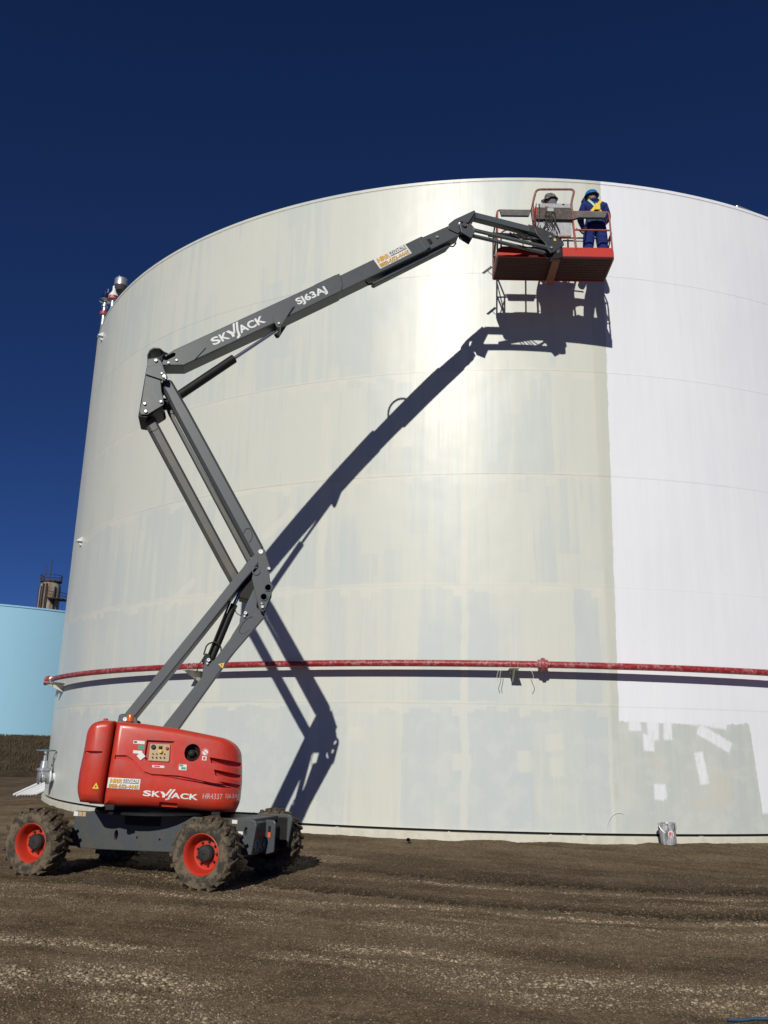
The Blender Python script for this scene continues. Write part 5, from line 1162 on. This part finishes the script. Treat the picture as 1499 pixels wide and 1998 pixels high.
for pl_ in ([(-.14, .15), (-.05, .15), (.04, .21), (.0, .25), (-.16, .22)], [(.08, .14), (.2, .15), (.22, .22), (.12, .24), (.10, .19)]):
    mb.add([PF(a, v, .007) for a, v in pl_], [tuple(range(len(pl_)))])
mb.build('emblem', M['redink'], lb)
mb = MB(); mb.box((-.175, -.03, .26), (-.14, .05, .33), lambda x, y, z: bo+Vector((x, y, z-.0))); mb.build('lug', M['black'], pail, bevel=.008)
# tipped small pail at the right edge
tp_ = tk(4.62, 0, .30); tz_ = gz(tp_.x, tp_.y)
cp = thing('paint_can', 'dark paint can with white rim beside the tank, cut by the right edge', 'can', (tp_.x, tp_.y, tz_))
mb = MB(); ax = Vector((-.25, -.25, .93)).normalized(); mb.lathe([(.10, 0), (.10, .22), (.11, .225), (.11, .24), (.095, .245), (.09, .05), (.01, .04)], Vector((tp_.x, tp_.y, tz_+.03)), ax, 24); mb.build('body', M['black'], cp, smooth=True, ang=40)
mb = MB(); mb.lathe([(.112, .21), (.115, .26), (.09, .265)], Vector((tp_.x, tp_.y, tz_+.03)), ax, 24, cap=False); mb.build('rim', M['freshwhite'], cp, smooth=True)
# faint white painted line on the shell, modelled as a thin wire arc
mb = MB(); mb.tube([tk(1.24+.27*math.cos(a), .0+.42*math.sin(a), .03) for a in np.linspace(1.25, math.pi-.15, 14)], .0035, 6)
tag(mb.build('painted_arc', M['freshwhite'], smooth=True), 'white painted arc at the tank foot, modelled as thin wire', 'wire')
# blue hose, bottom right
mb = MB(); hp = []
for t in np.linspace(0, 1, 26):
    x = 2.55+2.4*t; y = 6.93+.10*math.sin(t*3.0)+.06*t; hp.append((x, y, gz(x, y)+.02))
mb.tube(hp, .010, 8); tag(mb.build('hose', paint('blue_hose_rubber', (.03, .075, .14), .5), smooth=True), 'blue hose lying on the gravel at the bottom right', 'hose')
# short black pipe stub by the tank foot
sp = tk(-2.75, 0, .75); sz = gz(sp.x, sp.y)
mb = MB(); mb.lathe([(.035, 0), (.035, .25), (.026, .25), (.026, .02)], Vector((sp.x, sp.y+.1, sz+.05)), Vector((-.1, -1, .1)), 14)
tag(mb.build('pipe_stub', M['black'], smooth=True, ang=40), 'short black pipe stub sticking out of the soil by the tank', 'pipe')
# stack of white planks beyond the valve
sx, sy, _ = pol(-19.75, 31.0, 0); sz = gz(sx, sy)
st = thing('plank_stack', 'leaning stack of white boards on the ground beyond the valve', 'boards', (sx, sy, sz))
rs = random.Random(2); c_, s_ = math.cos(.75), math.sin(.75)
for k_ in range(9):
    mb = MB(); x_ = -.40+k_*.085
    a = Vector((sx+x_*c_-.55, sy+x_*s_-.7, sz+.02+rs.uniform(0, .03))); b = Vector((sx+x_*c_+.25, sy+x_*s_+.5, sz+.55+rs.uniform(-.05, .05)))
    mb.tube([a, b], .036, 6); mb.build('plank', M['freshwhite'], st)
mb = MB(); mb.tube([(sx-.9, sy-.2, sz+.03), (sx+.2, sy+.9, sz+.6)], .04, 8); mb.tube([(sx+.2, sy+.75, sz), (sx+.2, sy+.75, sz+.62)], .06, 8); mb.build('prop', M['darksteel'], st)
